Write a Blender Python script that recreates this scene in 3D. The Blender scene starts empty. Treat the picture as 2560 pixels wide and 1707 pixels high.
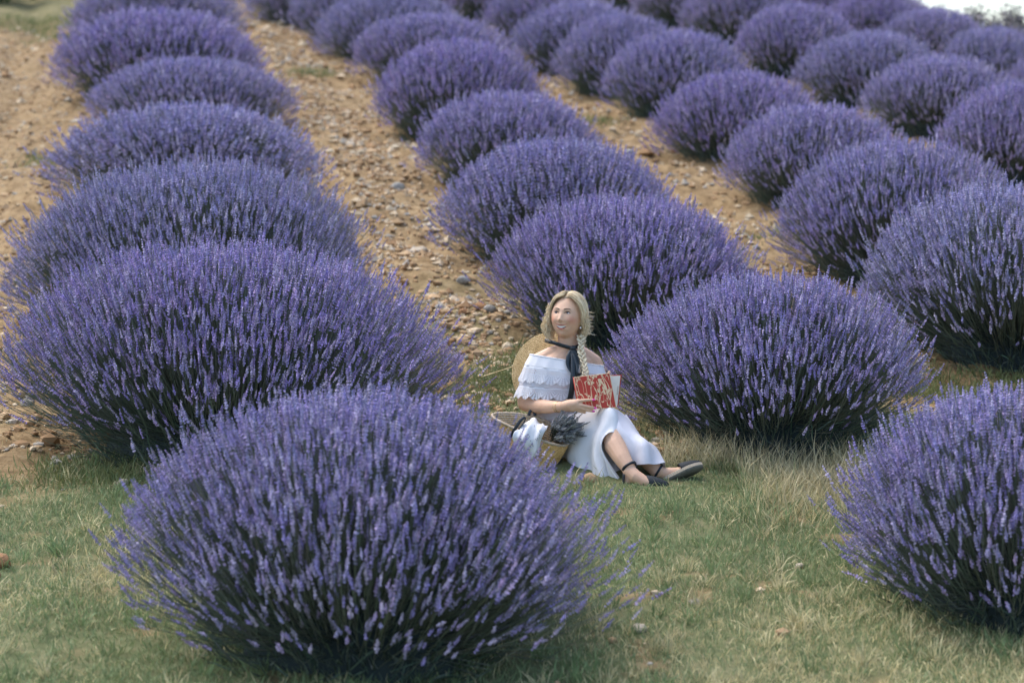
import bpy, bmesh, math, random
import numpy as np
from mathutils import Vector, Matrix

random.seed(7)
RNG = np.random.default_rng(7)
FULL = True
C = bpy.context.scene.collection

# ------------------------------------------------------------------ camera, sky, sun, exposure
scn = bpy.context.scene
cam_d = bpy.data.cameras.new('camera')
cam = bpy.data.objects.new('camera', cam_d); C.objects.link(cam)
CAM_Z = 1.64
cam.location = (0, 0, CAM_Z)
cam.rotation_euler = (math.radians(90 - 4.0), 0, 0)
cam_d.lens = 85; cam_d.sensor_width = 36
cam_d.clip_start = 0.1; cam_d.clip_end = 600
cam_d.dof.use_dof = True
cam_d.dof.focus_distance = 12.75
cam_d.dof.aperture_fstop = 2.3
cam_d.dof.aperture_blades = 0
scn.camera = cam

SUN_ELEV, SUN_AZ = math.radians(60), math.radians(-55)      # azimuth clockwise from +Y (away from the camera)
world = bpy.data.worlds.new('World'); scn.world = world
world.use_nodes = True
wt = world.node_tree; wt.nodes.clear()
wo = wt.nodes.new('ShaderNodeOutputWorld'); wb = wt.nodes.new('ShaderNodeBackground')
sky = wt.nodes.new('ShaderNodeTexSky'); sky.sky_type = 'NISHITA'
sky.sun_disc = False; sky.sun_elevation = SUN_ELEV; sky.sun_rotation = SUN_AZ
sky.air_density = 1.0; sky.dust_density = 2.5; sky.ozone_density = 1.0
wb.inputs['Strength'].default_value = 0.15
wt.links.new(sky.outputs[0], wb.inputs[0]); wt.links.new(wb.outputs[0], wo.inputs[0])

sun_d = bpy.data.lights.new('sun', 'SUN'); sun = bpy.data.objects.new('sun', sun_d); C.objects.link(sun)
sun_d.energy = 0.95; sun_d.angle = math.radians(55); sun_d.color = (1.0, 0.95, 0.89)
sdir = Vector((math.sin(SUN_AZ) * math.cos(SUN_ELEV), math.cos(SUN_AZ) * math.cos(SUN_ELEV), math.sin(SUN_ELEV)))
sun.rotation_euler = sdir.to_track_quat('Z', 'Y').to_euler()
sun.location = (0, 0, 20)

scn.view_settings.view_transform = 'Standard'
scn.view_settings.look = 'None'
scn.view_settings.exposure = 1.32
scn.view_settings.gamma = 1.0
scn.view_settings.use_curve_mapping = False
scn.cycles.use_denoising = True
scn.cycles.max_bounces = 6
scn.cycles.transparent_max_bounces = 8

# ------------------------------------------------------------------ helpers
def tag(o, label=None, cat=None, group=None, kind=None):
    if label: o['label'] = label
    if cat: o['category'] = cat
    if group: o['group'] = group
    if kind: o['kind'] = kind
    return o

def empty(name, loc=(0, 0, 0), rz=0.0):
    o = bpy.data.objects.new(name, None); C.objects.link(o)
    o.location = loc; o.rotation_euler = (0, 0, rz); o.empty_display_size = 0.1
    return o

def link(name, me, parent=None):
    o = bpy.data.objects.new(name, me); C.objects.link(o)
    if parent is not None: o.parent = parent
    return o

def tri_mesh(name, V, F, mat, tint=None, smooth=False):
    """mesh from numpy arrays; F is (n,3) or (n,4)"""
    V = np.asarray(V, np.float32); F = np.asarray(F, np.int32)
    k = F.shape[1]
    me = bpy.data.meshes.new(name)
    me.vertices.add(len(V)); me.vertices.foreach_set('co', V.ravel())
    me.loops.add(F.size); me.loops.foreach_set('vertex_index', F.ravel())
    me.polygons.add(len(F)); me.polygons.foreach_set('loop_start', np.arange(0, F.size, k, dtype=np.int32))
    me.polygons.foreach_set('use_smooth', np.full(len(F), smooth))
    me.update(calc_edges=True)
    if tint is not None:
        a = me.color_attributes.new('tint', 'FLOAT_COLOR', 'POINT')
        t = np.ones((len(V), 4), np.float32); t[:, :3] = tint
        a.data.foreach_set('color', t.ravel())
    if mat is not None: me.materials.append(mat)
    return me

class MB:
    """collects lists of verts/faces (and tints) into one mesh"""
    def __init__(s): s.v, s.f, s.t = [], [], []
    def add(s, v, f, tint=(1, 1, 1)):
        b = len(s.v); s.v += [tuple(p) for p in v]; s.f += [tuple(i + b for i in q) for q in f]; s.t += [tuple(tint)] * len(v)
    def loft(s, rings, closed=True, cap=True, tint=(1, 1, 1)):
        n = len(rings[0]); v = [p for r in rings for p in r]; f = []
        for i in range(len(rings) - 1):
            for j in range(n if closed else n - 1):
                j2 = (j + 1) % n
                f.append((i * n + j, i * n + j2, (i + 1) * n + j2, (i + 1) * n + j))
        if cap and closed:
            f.append(tuple(range(n))[::-1]); f.append(tuple((len(rings) - 1) * n + j for j in range(n)))
        s.add(v, f, tint)
    def tube(s, pts, radii, n=8, cap=True, tint=(1, 1, 1), flat=1.0, up=None):
        pts = [Vector(p) for p in pts]
        if not hasattr(radii, '__len__'): radii = [radii] * len(pts)
        prev = None; rings = []
        for i, p in enumerate(pts):
            t = (pts[min(i + 1, len(pts) - 1)] - pts[max(i - 1, 0)]).normalized()
            if prev is None:
                a = Vector(up) if up else (Vector((0, 0, 1)) if abs(t.z) < .9 else Vector((1, 0, 0)))
            else: a = prev
            u = (a - t * a.dot(t)).normalized(); w = t.cross(u); prev = u
            rings.append([p + (u * math.cos(2 * math.pi * k / n) * flat + w * math.sin(2 * math.pi * k / n)) * radii[i] for k in range(n)])
        s.loft(rings, True, cap, tint)
    def capsule(s, pts, radii, n=14):
        """tube with rounded ends"""
        pts = [Vector(p) for p in pts]; radii = list(radii)
        d0 = (pts[0] - pts[1]).normalized(); d1 = (pts[-1] - pts[-2]).normalized()
        P, R = [], []
        for k in range(4, 0, -1):
            a = math.pi / 2 * k / 4.2
            P.append(pts[0] + d0 * radii[0] * math.sin(a)); R.append(radii[0] * math.cos(a))
        P += pts; R += radii
        for k in range(1, 5):
            a = math.pi / 2 * k / 4.2
            P.append(pts[-1] + d1 * radii[-1] * math.sin(a)); R.append(radii[-1] * math.cos(a))
        s.tube(P, R, n)
    def ball(s, c, r, nu=14, nv=9, axes=None, tint=(1, 1, 1)):
        ax = axes or (Vector((1, 0, 0)), Vector((0, 1, 0)), Vector((0, 0, 1)))
        rr = r if hasattr(r, '__len__') else (r, r, r)
        c = Vector(c); rings = []
        for i in range(nv):
            a = math.pi * (i + .5) / nv
            rings.append([c + ax[0] * rr[0] * math.sin(a) * math.cos(2 * math.pi * k / nu) + ax[1] * rr[1] * math.sin(a) * math.sin(2 * math.pi * k / nu) + ax[2] * rr[2] * math.cos(a) for k in range(nu)])
        s.loft(rings, True, True, tint)
    def mesh(s, name, mat, smooth=True, tint=False):
        me = bpy.data.meshes.new(name); me.from_pydata(s.v, [], s.f); me.update()
        bm = bmesh.new(); bm.from_mesh(me); bmesh.ops.recalc_face_normals(bm, faces=bm.faces[:]); bm.to_mesh(me); bm.free()
        me.polygons.foreach_set('use_smooth', [smooth] * len(me.polygons))
        if tint:
            a = me.color_attributes.new('tint', 'FLOAT_COLOR', 'POINT')
            a.data.foreach_set('color', [x for t in s.t for x in (*t, 1.0)])
        if mat: me.materials.append(mat)
        return me
    def build(s, name, mat, parent=None, smooth=True, tint=False):
        return link(name, s.mesh(name, mat, smooth, tint), parent)

def evaluated(o, mods):
    """bake a list of (type, settings) modifiers into the object's mesh"""
    for t, kw in mods:
        m = o.modifiers.new(t.lower(), t)
        for k, v in kw.items(): setattr(m, k, v)
    dg = bpy.context.evaluated_depsgraph_get()
    me = bpy.data.meshes.new_from_object(o.evaluated_get(dg))
    o.modifiers.clear(); old = o.data; o.data = me; bpy.data.meshes.remove(old)
    return o

def sstep(a, b, t):
    t = np.clip((np.asarray(t, float) - a) / (b - a), 0, 1); return t * t * (3 - 2 * t)

_perm = np.random.default_rng(3).random((256, 256))
def vnoise(x, y, s=1.0, o=0):
    x = np.asarray(x, float) / s + 37.3 * (o + 1); y = np.asarray(y, float) / s + 17.9 * (o + 1)
    xi = np.floor(x).astype(int); yi = np.floor(y).astype(int); fx = x - xi; fy = y - yi
    fx = fx * fx * (3 - 2 * fx); fy = fy * fy * (3 - 2 * fy)
    P = lambda i, j: _perm[i % 256, j % 256]
    return (P(xi, yi) * (1 - fx) + P(xi + 1, yi) * fx) * (1 - fy) + (P(xi, yi + 1) * (1 - fx) + P(xi + 1, yi + 1) * fx) * fy

# ------------------------------------------------------------------ materials
def new_mat(name):
    m = bpy.data.materials.new(name); m.use_nodes = True
    nt = m.node_tree; b = nt.nodes['Principled BSDF']
    return m, nt, b

def N(nt, t, **kw):
    n = nt.nodes.new(t)
    for k, v in kw.items():
        if k in n.inputs: n.inputs[k].default_value = v
        else: setattr(n, k, v)
    return n

def noise(nt, scale, detail=4, rough=.55, vec=None):
    n = N(nt, 'ShaderNodeTexNoise'); n.inputs['Scale'].default_value = scale
    n.inputs['Detail'].default_value = detail; n.inputs['Roughness'].default_value = rough
    if vec is not None: nt.links.new(vec, n.inputs['Vector'])
    return n

def ramp(nt, src, stops):
    r = N(nt, 'ShaderNodeValToRGB'); e = r.color_ramp.elements
    while len(e) > 1: e.remove(e[0])
    e[0].position = stops[0][0]; e[0].color = (*stops[0][1], 1)
    for p, c in stops[1:]:
        k = e.new(p); k.color = (*c, 1)
    nt.links.new(src, r.inputs[0]); return r

def bump(nt, b, src, strength, dist):
    n = N(nt, 'ShaderNodeBump'); n.inputs['Strength'].default_value = strength; n.inputs['Distance'].default_value = dist
    nt.links.new(src, n.inputs['Height']); nt.links.new(n.outputs[0], b.inputs['Normal']); return n

def objcoord(nt): return N(nt, 'ShaderNodeTexCoord').outputs['Object']

def plain(name, col, rough=.6, var=.12, scale=40, bmp=0.0, bdist=.002, metal=0.0, spec=.5):
    m, nt, b = new_mat(name)
    n = noise(nt, scale, 4, .6, objcoord(nt))
    lo = tuple(c * (1 - var) for c in col); hi = tuple(min(1, c * (1 + var)) for c in col)
    r = ramp(nt, n.outputs[0], [(.3, lo), (.7, hi)])
    nt.links.new(r.outputs[0], b.inputs['Base Color'])
    b.inputs['Roughness'].default_value = rough; b.inputs['Metallic'].default_value = metal
    b.inputs['Specular IOR Level'].default_value = spec
    if bmp: bump(nt, b, n.outputs[0], bmp, bdist)
    return m

def tinted(name, rough=.75, trans=0.0, gain=(1, 1, 1), spec=.25, objvar=0.0):
    """colour from the per-point tint attribute (each stalk, floret or blade has its own colour)"""
    m, nt, b = new_mat(name)
    a = N(nt, 'ShaderNodeAttribute'); a.attribute_name = 'tint'
    mul = N(nt, 'ShaderNodeMix'); mul.data_type = 'RGBA'; mul.blend_type = 'MULTIPLY'; mul.inputs[0].default_value = 1
    nt.links.new(a.outputs['Color'], mul.inputs[6]); mul.inputs[7].default_value = (*gain, 1)
    col = mul.outputs[2]
    if objvar:
        oi = N(nt, 'ShaderNodeObjectInfo'); hs = N(nt, 'ShaderNodeHueSaturation')
        mr = N(nt, 'ShaderNodeMapRange'); mr.inputs[3].default_value = 1 - objvar; mr.inputs[4].default_value = 1 + objvar
        nt.links.new(oi.outputs['Random'], mr.inputs[0]); nt.links.new(mr.outputs[0], hs.inputs['Saturation'])
        mh = N(nt, 'ShaderNodeMapRange'); mh.inputs[3].default_value = .492; mh.inputs[4].default_value = .510
        nt.links.new(oi.outputs['Random'], mh.inputs[0]); nt.links.new(mh.outputs[0], hs.inputs['Hue'])
        nt.links.new(col, hs.inputs['Color']); col = hs.outputs[0]
    nt.links.new(col, b.inputs['Base Color'])
    b.inputs['Roughness'].default_value = rough; b.inputs['Specular IOR Level'].default_value = spec
    if trans:
        t = N(nt, 'ShaderNodeBsdfTranslucent'); nt.links.new(col, t.inputs[0])
        mx = N(nt, 'ShaderNodeMixShader'); mx.inputs[0].default_value = trans
        nt.links.new(b.outputs[0], mx.inputs[1]); nt.links.new(t.outputs[0], mx.inputs[2])
        nt.links.new(mx.outputs[0], nt.nodes['Material Output'].inputs[0])
    return m

M = {}
M['flower'] = tinted('lavender_flower', .7, .22, objvar=.10)
M['leaf'] = tinted('lavender_leaf', .7, .15)
M['grass'] = tinted('grass_blade', .6, .3)
M['hair'] = tinted('blonde_hair', .36, .06, spec=.6)
M['stone'] = plain('stone_grey', (.42, .38, .31), .85, .25, 18, .5, .004)

# ------------------------------------------------------------------ terrain
ROW_A = lambda y: -1.6 - .169 * (y - 13.4)
_by = [10, 13.55, 16.17, 18.8, 22.6, 25.8, 30.6, 35.9, 45]; _bx = [2.3, 1.44, .76, .34, -.03, -.58, -1.01, -2.29, -4.3]
ROW_B = lambda y: np.interp(y, _by, _bx)
_cy = [9, 10.6, 15.66, 18.22, 21.5, 24.2, 27.1, 29.2, 31.75, 35, 38.5, 46]; _cx = [2.0, 2.24, 3.31, 2.91, 2.68, 2.26, 1.86, 1.31, .91, .49, -.25, -1.9]
ROW_C = lambda y: np.interp(y, _cy, _cx)
_dy = [9, 22.27, 25.76, 28.5, 31.25, 35.1, 37.9, 42]; _dx = [6.5, 4.69, 4.54, 4.21, 3.65, 3.25, 2.76, 2.0]
ROW_D = lambda y: np.interp(y, _dy, _dx)

def ground_base(x, y):
    x = np.asarray(x, float); y = np.asarray(y, float)
    S, t = .153, np.clip(12.5 - y, 0, 5.5)
    z = np.where(y >= 12.5, S * (y - 12.5), -(S * t - (S - .03) / 11.0 * t * t) - .03 * np.clip(7 - y, 0, None))
    z = z - .30 * sstep(4, 6.5, x) * sstep(26, 30.5, y) - .20 * sstep(3, 7, x) * sstep(34, 41, y)
    yc = 40.0 + 16 * sstep(4.0, -2.5, x)              # crest: near on the right, farther on the left
    over = np.clip(y - yc, 0, None)
    return z - .153 * over - .0006 * np.clip(over, 0, 120) ** 2 * (over < 120) - 0.00 * over

def soil_mask(x, y):
    """1 on the bare dirt, 0 on the grass track"""
    x = np.asarray(x, float); y = np.asarray(y, float)
    n = vnoise(x, y, .8, 1) * .6 + vnoise(x, y, .3, 2) * .4
    edge = 13.3 + 1.1 * (n - .5) * 2 - .5 * np.exp(-((x + 2.9) / 1.2) ** 2) * 2 + .5 * sstep(.8, 2.0, x)
    m = sstep(-.35, .35, y - edge)
    patch = sstep(.60, .70, vnoise(x, y, 1.3, 5)) * .8 * sstep(20, 13, y)
    far = sstep(36, 42, y) * sstep(-4.5, -7, x) * .7
    bare = sstep(.68, .80, vnoise(x, y, .30, 6) * .55 + vnoise(x, y, .10, 8) * .45) * .75
    m = np.clip(m - patch - far, 0, 1)
    return np.maximum(m, bare * (y < 13))

def ground_z(x, y):
    x = np.asarray(x, float); y = np.asarray(y, float)
    near = sstep(60, 45, y) * sstep(3, 7, y)
    s = soil_mask(x, y)
    r = (vnoise(x, y, .9, 3) - .5) * .10 + (vnoise(x, y, .28, 4) - .5) * .075 * (.3 + .7 * s) + (vnoise(x, y, .12, 7) - .5) * .06 * s
    d = x - (ROW_A(y) + 1.30 + .12 * np.sin(y * .9))
    r = r - .15 * np.exp(-(d / .16) ** 2) * sstep(12.5, 14.5, y) + .05 * np.exp(-((d - .45) / .3) ** 2) * sstep(12.5, 14.5, y)
    d2 = x - (ROW_A(y) - 1.75 + .15 * np.sin(y * .7))
    r = r - .09 * np.exp(-(d2 / .2) ** 2) * sstep(12.5, 14.5, y)
    return ground_base(x, y) + r * near

def build_ground():
    xs = np.concatenate([[-200, -120, -70, -40, -25, -17, -13], np.linspace(-10.5, 11.5, 330), [14, 18, 26, 40, 70, 120, 200]])
    ys = [ -30, -15, -6, 0, 3, 5, 6.5, 7.5]; y = 8.2
    while y < 46: ys.append(y); y += .05 * (y / 11.0) ** 1.25
    ys += [47, 49, 52, 56, 61, 68, 78, 95, 120, 160, 220, 300]
    ys = np.array(ys, float)
    X, Y = np.meshgrid(xs, ys); Z = ground_z(X, Y)
    V = np.stack([X, Y, Z], -1).reshape(-1, 3)
    nx, ny = len(xs), len(ys)
    i = (np.arange(ny - 1)[:, None] * nx + np.arange(nx - 1)[None, :]).ravel()
    F = np.stack([i, i + 1, i + 1 + nx, i + nx], -1)
    s = soil_mask(V[:, 0], V[:, 1])
    m, nt, b = new_mat('ground_soil_and_turf')
    co = N(nt, 'ShaderNodeTexCoord').outputs['Object']
    a = N(nt, 'ShaderNodeAttribute'); a.attribute_name = 'tint'
    n1 = noise(nt, 9, 6, .65, co); n2 = noise(nt, 45, 5, .7, co); n3 = noise(nt, 1.2, 3, .5, co)
    soil = ramp(nt, n1.outputs[0], [(.25, (.110, .068, .033)), (.42, (.215, .143, .069)), (.58, (.32, .225, .115)), (.8, (.44, .34, .20))])
    fine = ramp(nt, n2.outputs[0], [(.3, (.55, .50, .46)), (.5, (1, 1, 1)), (.7, (1.0, 1.0, 1.0))])
    mu = N(nt, 'ShaderNodeMix'); mu.data_type = 'RGBA'; mu.blend_type = 'MULTIPLY'; mu.inputs[0].default_value = .7
    nt.links.new(soil.outputs[0], mu.inputs[6]); nt.links.new(fine.outputs[0], mu.inputs[7])
    turf = ramp(nt, n1.outputs[0], [(.3, (.085, .105, .045)), (.5, (.14, .155, .07)), (.72, (.23, .205, .11))])
    mix = N(nt, 'ShaderNodeMix'); mix.data_type = 'RGBA'
    nt.links.new(a.outputs['Fac'], mix.inputs[0]); nt.links.new(turf.outputs[0], mix.inputs[6]); nt.links.new(mu.outputs[2], mix.inputs[7])
    nt.links.new(mix.outputs[2], b.inputs['Base Color']); b.inputs['Roughness'].default_value = .95; b.inputs['Specular IOR Level'].default_value = .15
    bump(nt, b, n2.outputs[0], .8, .015)
    me = tri_mesh('ground', V, F, m, np.repeat(s[:, None], 3, 1), True)
    tag(link('ground', me), 'sloping ground of sandy soil and thin turf under the lavender rows', None, None, 'structure')
build_ground()

# ------------------------------------------------------------------ lavender
def frames(D):
    """two unit vectors square to each direction"""
    a = np.where(np.abs(D[:, 2:3]) < .9, np.array([[0, 0, 1.]]), np.array([[1., 0, 0]]))
    U = np.cross(D, a); U /= np.linalg.norm(U, axis=1, keepdims=True)
    return U, np.cross(D, U)

PAL = np.array([(.378, .310, .590), (.318, .270, .575), (.445, .388, .625), (.430, .338, .585), (.345, .318, .550), (.500, .440, .640)])

def spikes_mesh(base, D, L, W, ring, rng, wid=.0095, grey=None):
    """base (n,3) foot of each flower spike, D (n,3) axis, L (n,) length; W whorls of ring points each"""
    n = len(base); U, Vv = frames(D)
    k = np.arange(W); f = (k + .3) / W
    gap = np.where(k == 0, -.22, 0.0)                                   # lowest whorl sits a little apart
    prof = np.array([.85, 1.0, 1.05, 1.0, .9, .74, .55, .45])[np.clip((f * 7.99).astype(int), 0, 7)]
    cen = base[:, None, :] + D[:, None, :] * (L[:, None] * (f + gap / W * 2)[None, :])[..., None]      # n,W,3
    h = (L / W)[:, None]
    rad = wid * prof[None, :] * rng.uniform(.75, 1.2, (n, W)) * (L[:, None] / .06) ** .4
    th = 2 * np.pi * (np.arange(ring) / ring)[None, None, :] + rng.uniform(0, 6.28, (n, W))[..., None]
    alt = np.where(np.arange(ring) % 2 == 0, 1.0, .52)[None, None, :] * rng.uniform(.75, 1.2, (n, W, ring))
    rr = rad[..., None] * alt
    lift = h[..., None] * (np.where(np.arange(ring) % 2 == 0, .12, -.34)[None, None, :] + rng.uniform(-.15, .15, (n, W, ring)))
    P = cen[:, :, None, :] + (np.cos(th) * rr)[..., None] * U[:, None, None, :] + (np.sin(th) * rr)[..., None] * Vv[:, None, None, :] + lift[..., None] * D[:, None, None, :]
    top = cen + D[:, None, :] * (h * .66)[..., None]
    V = np.concatenate([P, top[:, :, None, :]], 2).reshape(-1, 3)
    m = ring + 1; j = np.arange(ring); j2 = (j + 1) % ring
    F1 = np.stack([j, j2, np.full(ring, ring)], -1)
    F = (F1[None] + (np.arange(n * W) * m)[:, None, None]).reshape(-1, 3)
    pal = PAL if grey is None else grey
    c = pal[rng.integers(0, len(pal), n)] * rng.uniform(.78, 1.22, (n, 1))
    T = np.repeat(np.repeat(c[:, None, None, :], W, 1), m, 2).reshape(n, W, m, 3)
    T[:, :, :ring][:, :, 0::2] *= 1.22; T[:, :, :ring][:, :, 1::2] *= .72
    T[:, :, ring:] *= np.array([.75, .78, .62])
    T *= rng.uniform(.8, 1.2, (n, W, 1, 1))
    return V, F, np.clip(T.reshape(-1, 3), 0, 1)

def stalks_mesh(P0, P1, P2, r0, r1, col, rng, seg=3):
    n = len(P0); t = np.linspace(0, 1, seg + 1)[None, :, None]
    Q = P0[:, None] * (1 - t) ** 2 + 2 * P1[:, None] * t * (1 - t) + P2[:, None] * t * t
    D = P2 - P0; D = D / np.linalg.norm(D, axis=1, keepdims=True); U, Vv = frames(D)
    a = 2 * np.pi * np.arange(3) / 3
    r = (r0 * (1 - t) + r1 * t)
    ring = Q[:, :, None, :] + r[..., None] * (np.cos(a)[None, None, :, None] * U[:, None, None, :] + np.sin(a)[None, None, :, None] * Vv[:, None, None, :])
    V = ring.reshape(-1, 3); F1 = []
    for s in range(seg):
        for k in range(3):
            k2 = (k + 1) % 3; F1.append((s * 3 + k, s * 3 + k2, s * 3 + 3 + k2, s * 3 + 3 + k))
    F = (np.array(F1)[None] + (np.arange(n) * (seg + 1) * 3)[:, None, None]).reshape(-1, 4)
    c = np.asarray(col)[None] * rng.uniform(.7, 1.3, (n, 1)) * (1 + rng.uniform(-.1, .1, (n, 3)))
    return V, F, np.repeat(c, (seg + 1) * 3, 0)

def blades_mesh(base, D, L, w, cols, rng, bend=.25):
    """narrow leaves: quad + tip, bent"""
    n = len(base); U, Vv = frames(D)
    a = rng.uniform(0, 6.28, n); S = U * np.cos(a)[:, None] + Vv * np.sin(a)[:, None]
    B = np.cross(D, S); mid = base + D * (L * .55)[:, None] + B * (L * bend * .12)[:, None]
    tip = base + D * L[:, None] * .97 + B * (L * bend)[:, None]
    ww = (w * rng.uniform(.7, 1.3, n))[:, None]
    V = np.stack([base - S * ww * .5, base + S * ww * .5, mid + S * ww * .45, mid - S * ww * .45, tip], 1).reshape(-1, 3)
    i = np.arange(n)[:, None] * 5
    F = np.concatenate([i + np.array([[0, 1, 2]]), i + np.array([[0, 2, 3]]), i + np.array([[3, 2, 4]])])
    return V, F, np.repeat(cols, 5, 0)

def bush_meshes(name, R, H, n, W, ring, seed, sp=(.045, .08), front_gap=.5, wid=.0095, fringe=0):
    rng = np.random.default_rng(seed)
    m = int(n * 1.9)
    ct = rng.uniform(np.cos(np.radians(93)), 1, m); th = np.arccos(ct); ph = rng.uniform(0, 2 * np.pi, m)
    keep = rng.random(m) < np.where(th < np.radians(52), 1, 1 - (1 - front_gap) * sstep(55, 92, np.degrees(th)) * 1.15)
    th, ph = th[keep][:n], ph[keep][:n]; n = len(th)
    ext = np.ones(n)
    if fringe:                                                         # loose young stems straggling out on one side
        th = np.concatenate([th, np.radians(rng.uniform(48, 88, fringe))]); ph = np.concatenate([ph, rng.uniform(-1.0, .55, fringe)])
        ext = np.concatenate([ext, 1.02 + .36 * rng.random(fringe) ** 1.6]); n = len(th)
    lob = 1 + .065 * np.sin(2 * ph + 1.7 * seed) * np.sin(th) + .05 * np.sin(3 * ph + seed) + .045 * np.sin(5 * ph + 2.1 * seed) * np.sin(th * 3 + seed) + .03 * np.sin(9 * ph + seed * .7)
    dep = np.where(rng.random(n) < .70, rng.uniform(.90, 1.04, n), rng.uniform(.62, .91, n)) + np.where(rng.random(n) < .15, rng.uniform(.02, .16, n), 0)
    rr = R * np.sin(th) ** .92 * lob * dep * ext
    zz = H * (.21 + .83 * np.cos(th)) * (.55 + .45 * dep) * (1 + .04 * np.sin(4 * ph + seed * 1.3) * np.sin(th) ** 2)
    zz = np.maximum(zz, .05 + rng.uniform(0, .06, n))
    out = np.stack([np.cos(ph), np.sin(ph), np.zeros(n)], 1)
    tip = out * rr[:, None] + np.array([0, 0, 1]) * zz[:, None]
    D = out * (np.sin(th) * (.50 + .26 * sstep(62, 95, np.degrees(th))) * (1 + .25 * np.abs(np.cos(ph))))[:, None] + np.array([[0, 0, 1.]]) * (np.cos(th) * .5 + .66 - .20 * sstep(75, 100, np.degrees(th)))[:, None] + rng.normal(0, .125, (n, 3))
    D /= np.linalg.norm(D, axis=1, keepdims=True)
    L = rng.uniform(sp[0], sp[1], n)
    base = tip - D * L[:, None]
    V, F, T = spikes_mesh(base, D, L, W, ring, rng, wid)
    blossom = tri_mesh(name + '_blossom', V, F, M['flower'], T)
    p0 = out * (rr * rng.uniform(.12, .42, n))[:, None] + np.array([0, 0, 1]) * (.03 + zz * rng.uniform(.02, .25, n))[:, None]
    ln = np.linalg.norm(base - p0, axis=1)[:, None]
    p1 = base - D * ln * .5 + out * 0.0
    Vs, Fs, Ts = stalks_mesh(p0, p1, base + D * L[:, None] * .9, .0023, .0013, (.17, .195, .14), rng, 2)
    stalk = tri_mesh(name + '_stalk', Vs, Fs, M['leaf'], Ts)
    # foliage: leafy grey-green mound round a dense core, inner teal shade painted in
    g = MB(); rings = []
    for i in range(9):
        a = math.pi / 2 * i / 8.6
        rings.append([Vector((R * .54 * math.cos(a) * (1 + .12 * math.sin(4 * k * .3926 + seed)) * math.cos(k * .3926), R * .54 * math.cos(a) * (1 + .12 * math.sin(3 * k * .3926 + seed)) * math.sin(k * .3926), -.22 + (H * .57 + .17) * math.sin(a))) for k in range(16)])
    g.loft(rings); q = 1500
    lt = np.arccos(np.where(rng.random(q) < .45, rng.uniform(-.22, .15, q), rng.uniform(-.02, 1, q))); lp = rng.uniform(0, 6.283, q); s = rng.uniform(.85, 1.18, q)
    lo = np.stack([np.cos(lp) * np.sin(lt), np.sin(lp) * np.sin(lt), np.cos(lt)], 1)
    lb = lo * np.array([[R * .55, R * .55, H * .58]]) * s[:, None]; lb[:, 2] = np.maximum(lb[:, 2], -.09 + .08 * rng.random(q))
    ld = lo + np.array([[0, 0, .7]]) + rng.normal(0, .25, (q, 3)); ld /= np.linalg.norm(ld, axis=1, keepdims=True)
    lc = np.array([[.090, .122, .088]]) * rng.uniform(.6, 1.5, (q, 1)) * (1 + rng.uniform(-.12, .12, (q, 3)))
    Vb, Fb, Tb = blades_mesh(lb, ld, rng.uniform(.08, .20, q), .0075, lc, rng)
    gv = np.array([tuple(p) for p in g.v]); gf = []
    for f in g.f:
        for k in range(1, len(f) - 1): gf.append((f[0], f[k], f[k + 1]))
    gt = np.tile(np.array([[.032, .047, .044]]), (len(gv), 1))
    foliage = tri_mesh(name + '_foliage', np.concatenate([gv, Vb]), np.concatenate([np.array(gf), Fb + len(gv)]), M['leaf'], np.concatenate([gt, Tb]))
    return foliage, stalk, blossom, (p0, p1, base, D, L, th, ph)

def make_bush(meshes, x, y, s, sz, rz, label, group, spike_parts=None):
    root = empty('lavender_bush', (x, y, float(ground_z(x, y)) - .02), rz)
    root.scale = (s, s, sz)
    rt = random.Random(int(x * 977 + y * 131)); root.rotation_euler = (rt.uniform(-.05, .05), rt.uniform(-.05, .05), rz)
    tag(root, label, 'lavender bush', group)
    for nm, me in zip(('foliage', 'stalk', 'blossom'), meshes[:3]):
        o = link(nm, me, root); o['kind'] = 'stuff'
    return root

# single flower spikes (stalk and flower head) that stand clear of the nearest bushes
def spike_variants():
    out = []
    for k in range(5):
        rng = np.random.default_rng(90 + k)
        L = np.array([rng.uniform(.055, .075)])
        b = np.array([[0, 0, .16]]); d = np.array([[0, 0, 1.]])
        V, F, T = spikes_mesh(b, d, L, 7, 8, rng, .0105)
        V2, F2, T2 = stalks_mesh(np.array([[0, 0, 0.]]), np.array([[.008, 0, .08]]), np.array([[0, 0, .16 + L[0] * .9]]), .002, .0012, (.115, .145, .105), rng, 3)
        F2t = np.concatenate([F2[:, [0, 1, 2]], F2[:, [0, 2, 3]]])
        me = tri_mesh('flower_spike', np.concatenate([V, V2]), np.concatenate([F, F2t + len(V)]), M['flower'], np.concatenate([T, T2]))
        out.append((me, L[0]))
    return out
SPK = spike_variants()

def add_spikes(root, data, count, seed, facing):
    """FACING: angle (bush space) towards the viewer; spikes poke a little past the dome there"""
    rng = np.random.default_rng(seed); p0, p1, base, D, L, th, ph = data
    w = np.where((np.cos(ph - facing) > -.2) & (th < 1.35) & (np.linalg.norm(base, axis=1) > .6), 1.0, 0.0)
    idx = rng.choice(len(base), count, replace=False, p=w / w.sum())
    for i in idx:
        me, l = SPK[int(rng.integers(len(SPK)))]
        o = link('flower_spike', me, root)
        d = Vector(D[i]) + Vector(rng.normal(0, .05, 3)); d.normalize()
        o.rotation_mode = 'QUATERNION'; o.rotation_quaternion = d.to_track_quat('Z', 'Y')
        o.location = Vector(base[i]) + d * float(rng.uniform(-.005, .035)) - d * .16
        s = float(rng.uniform(.9, 1.15)); o.scale = (s, s, s)

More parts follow.
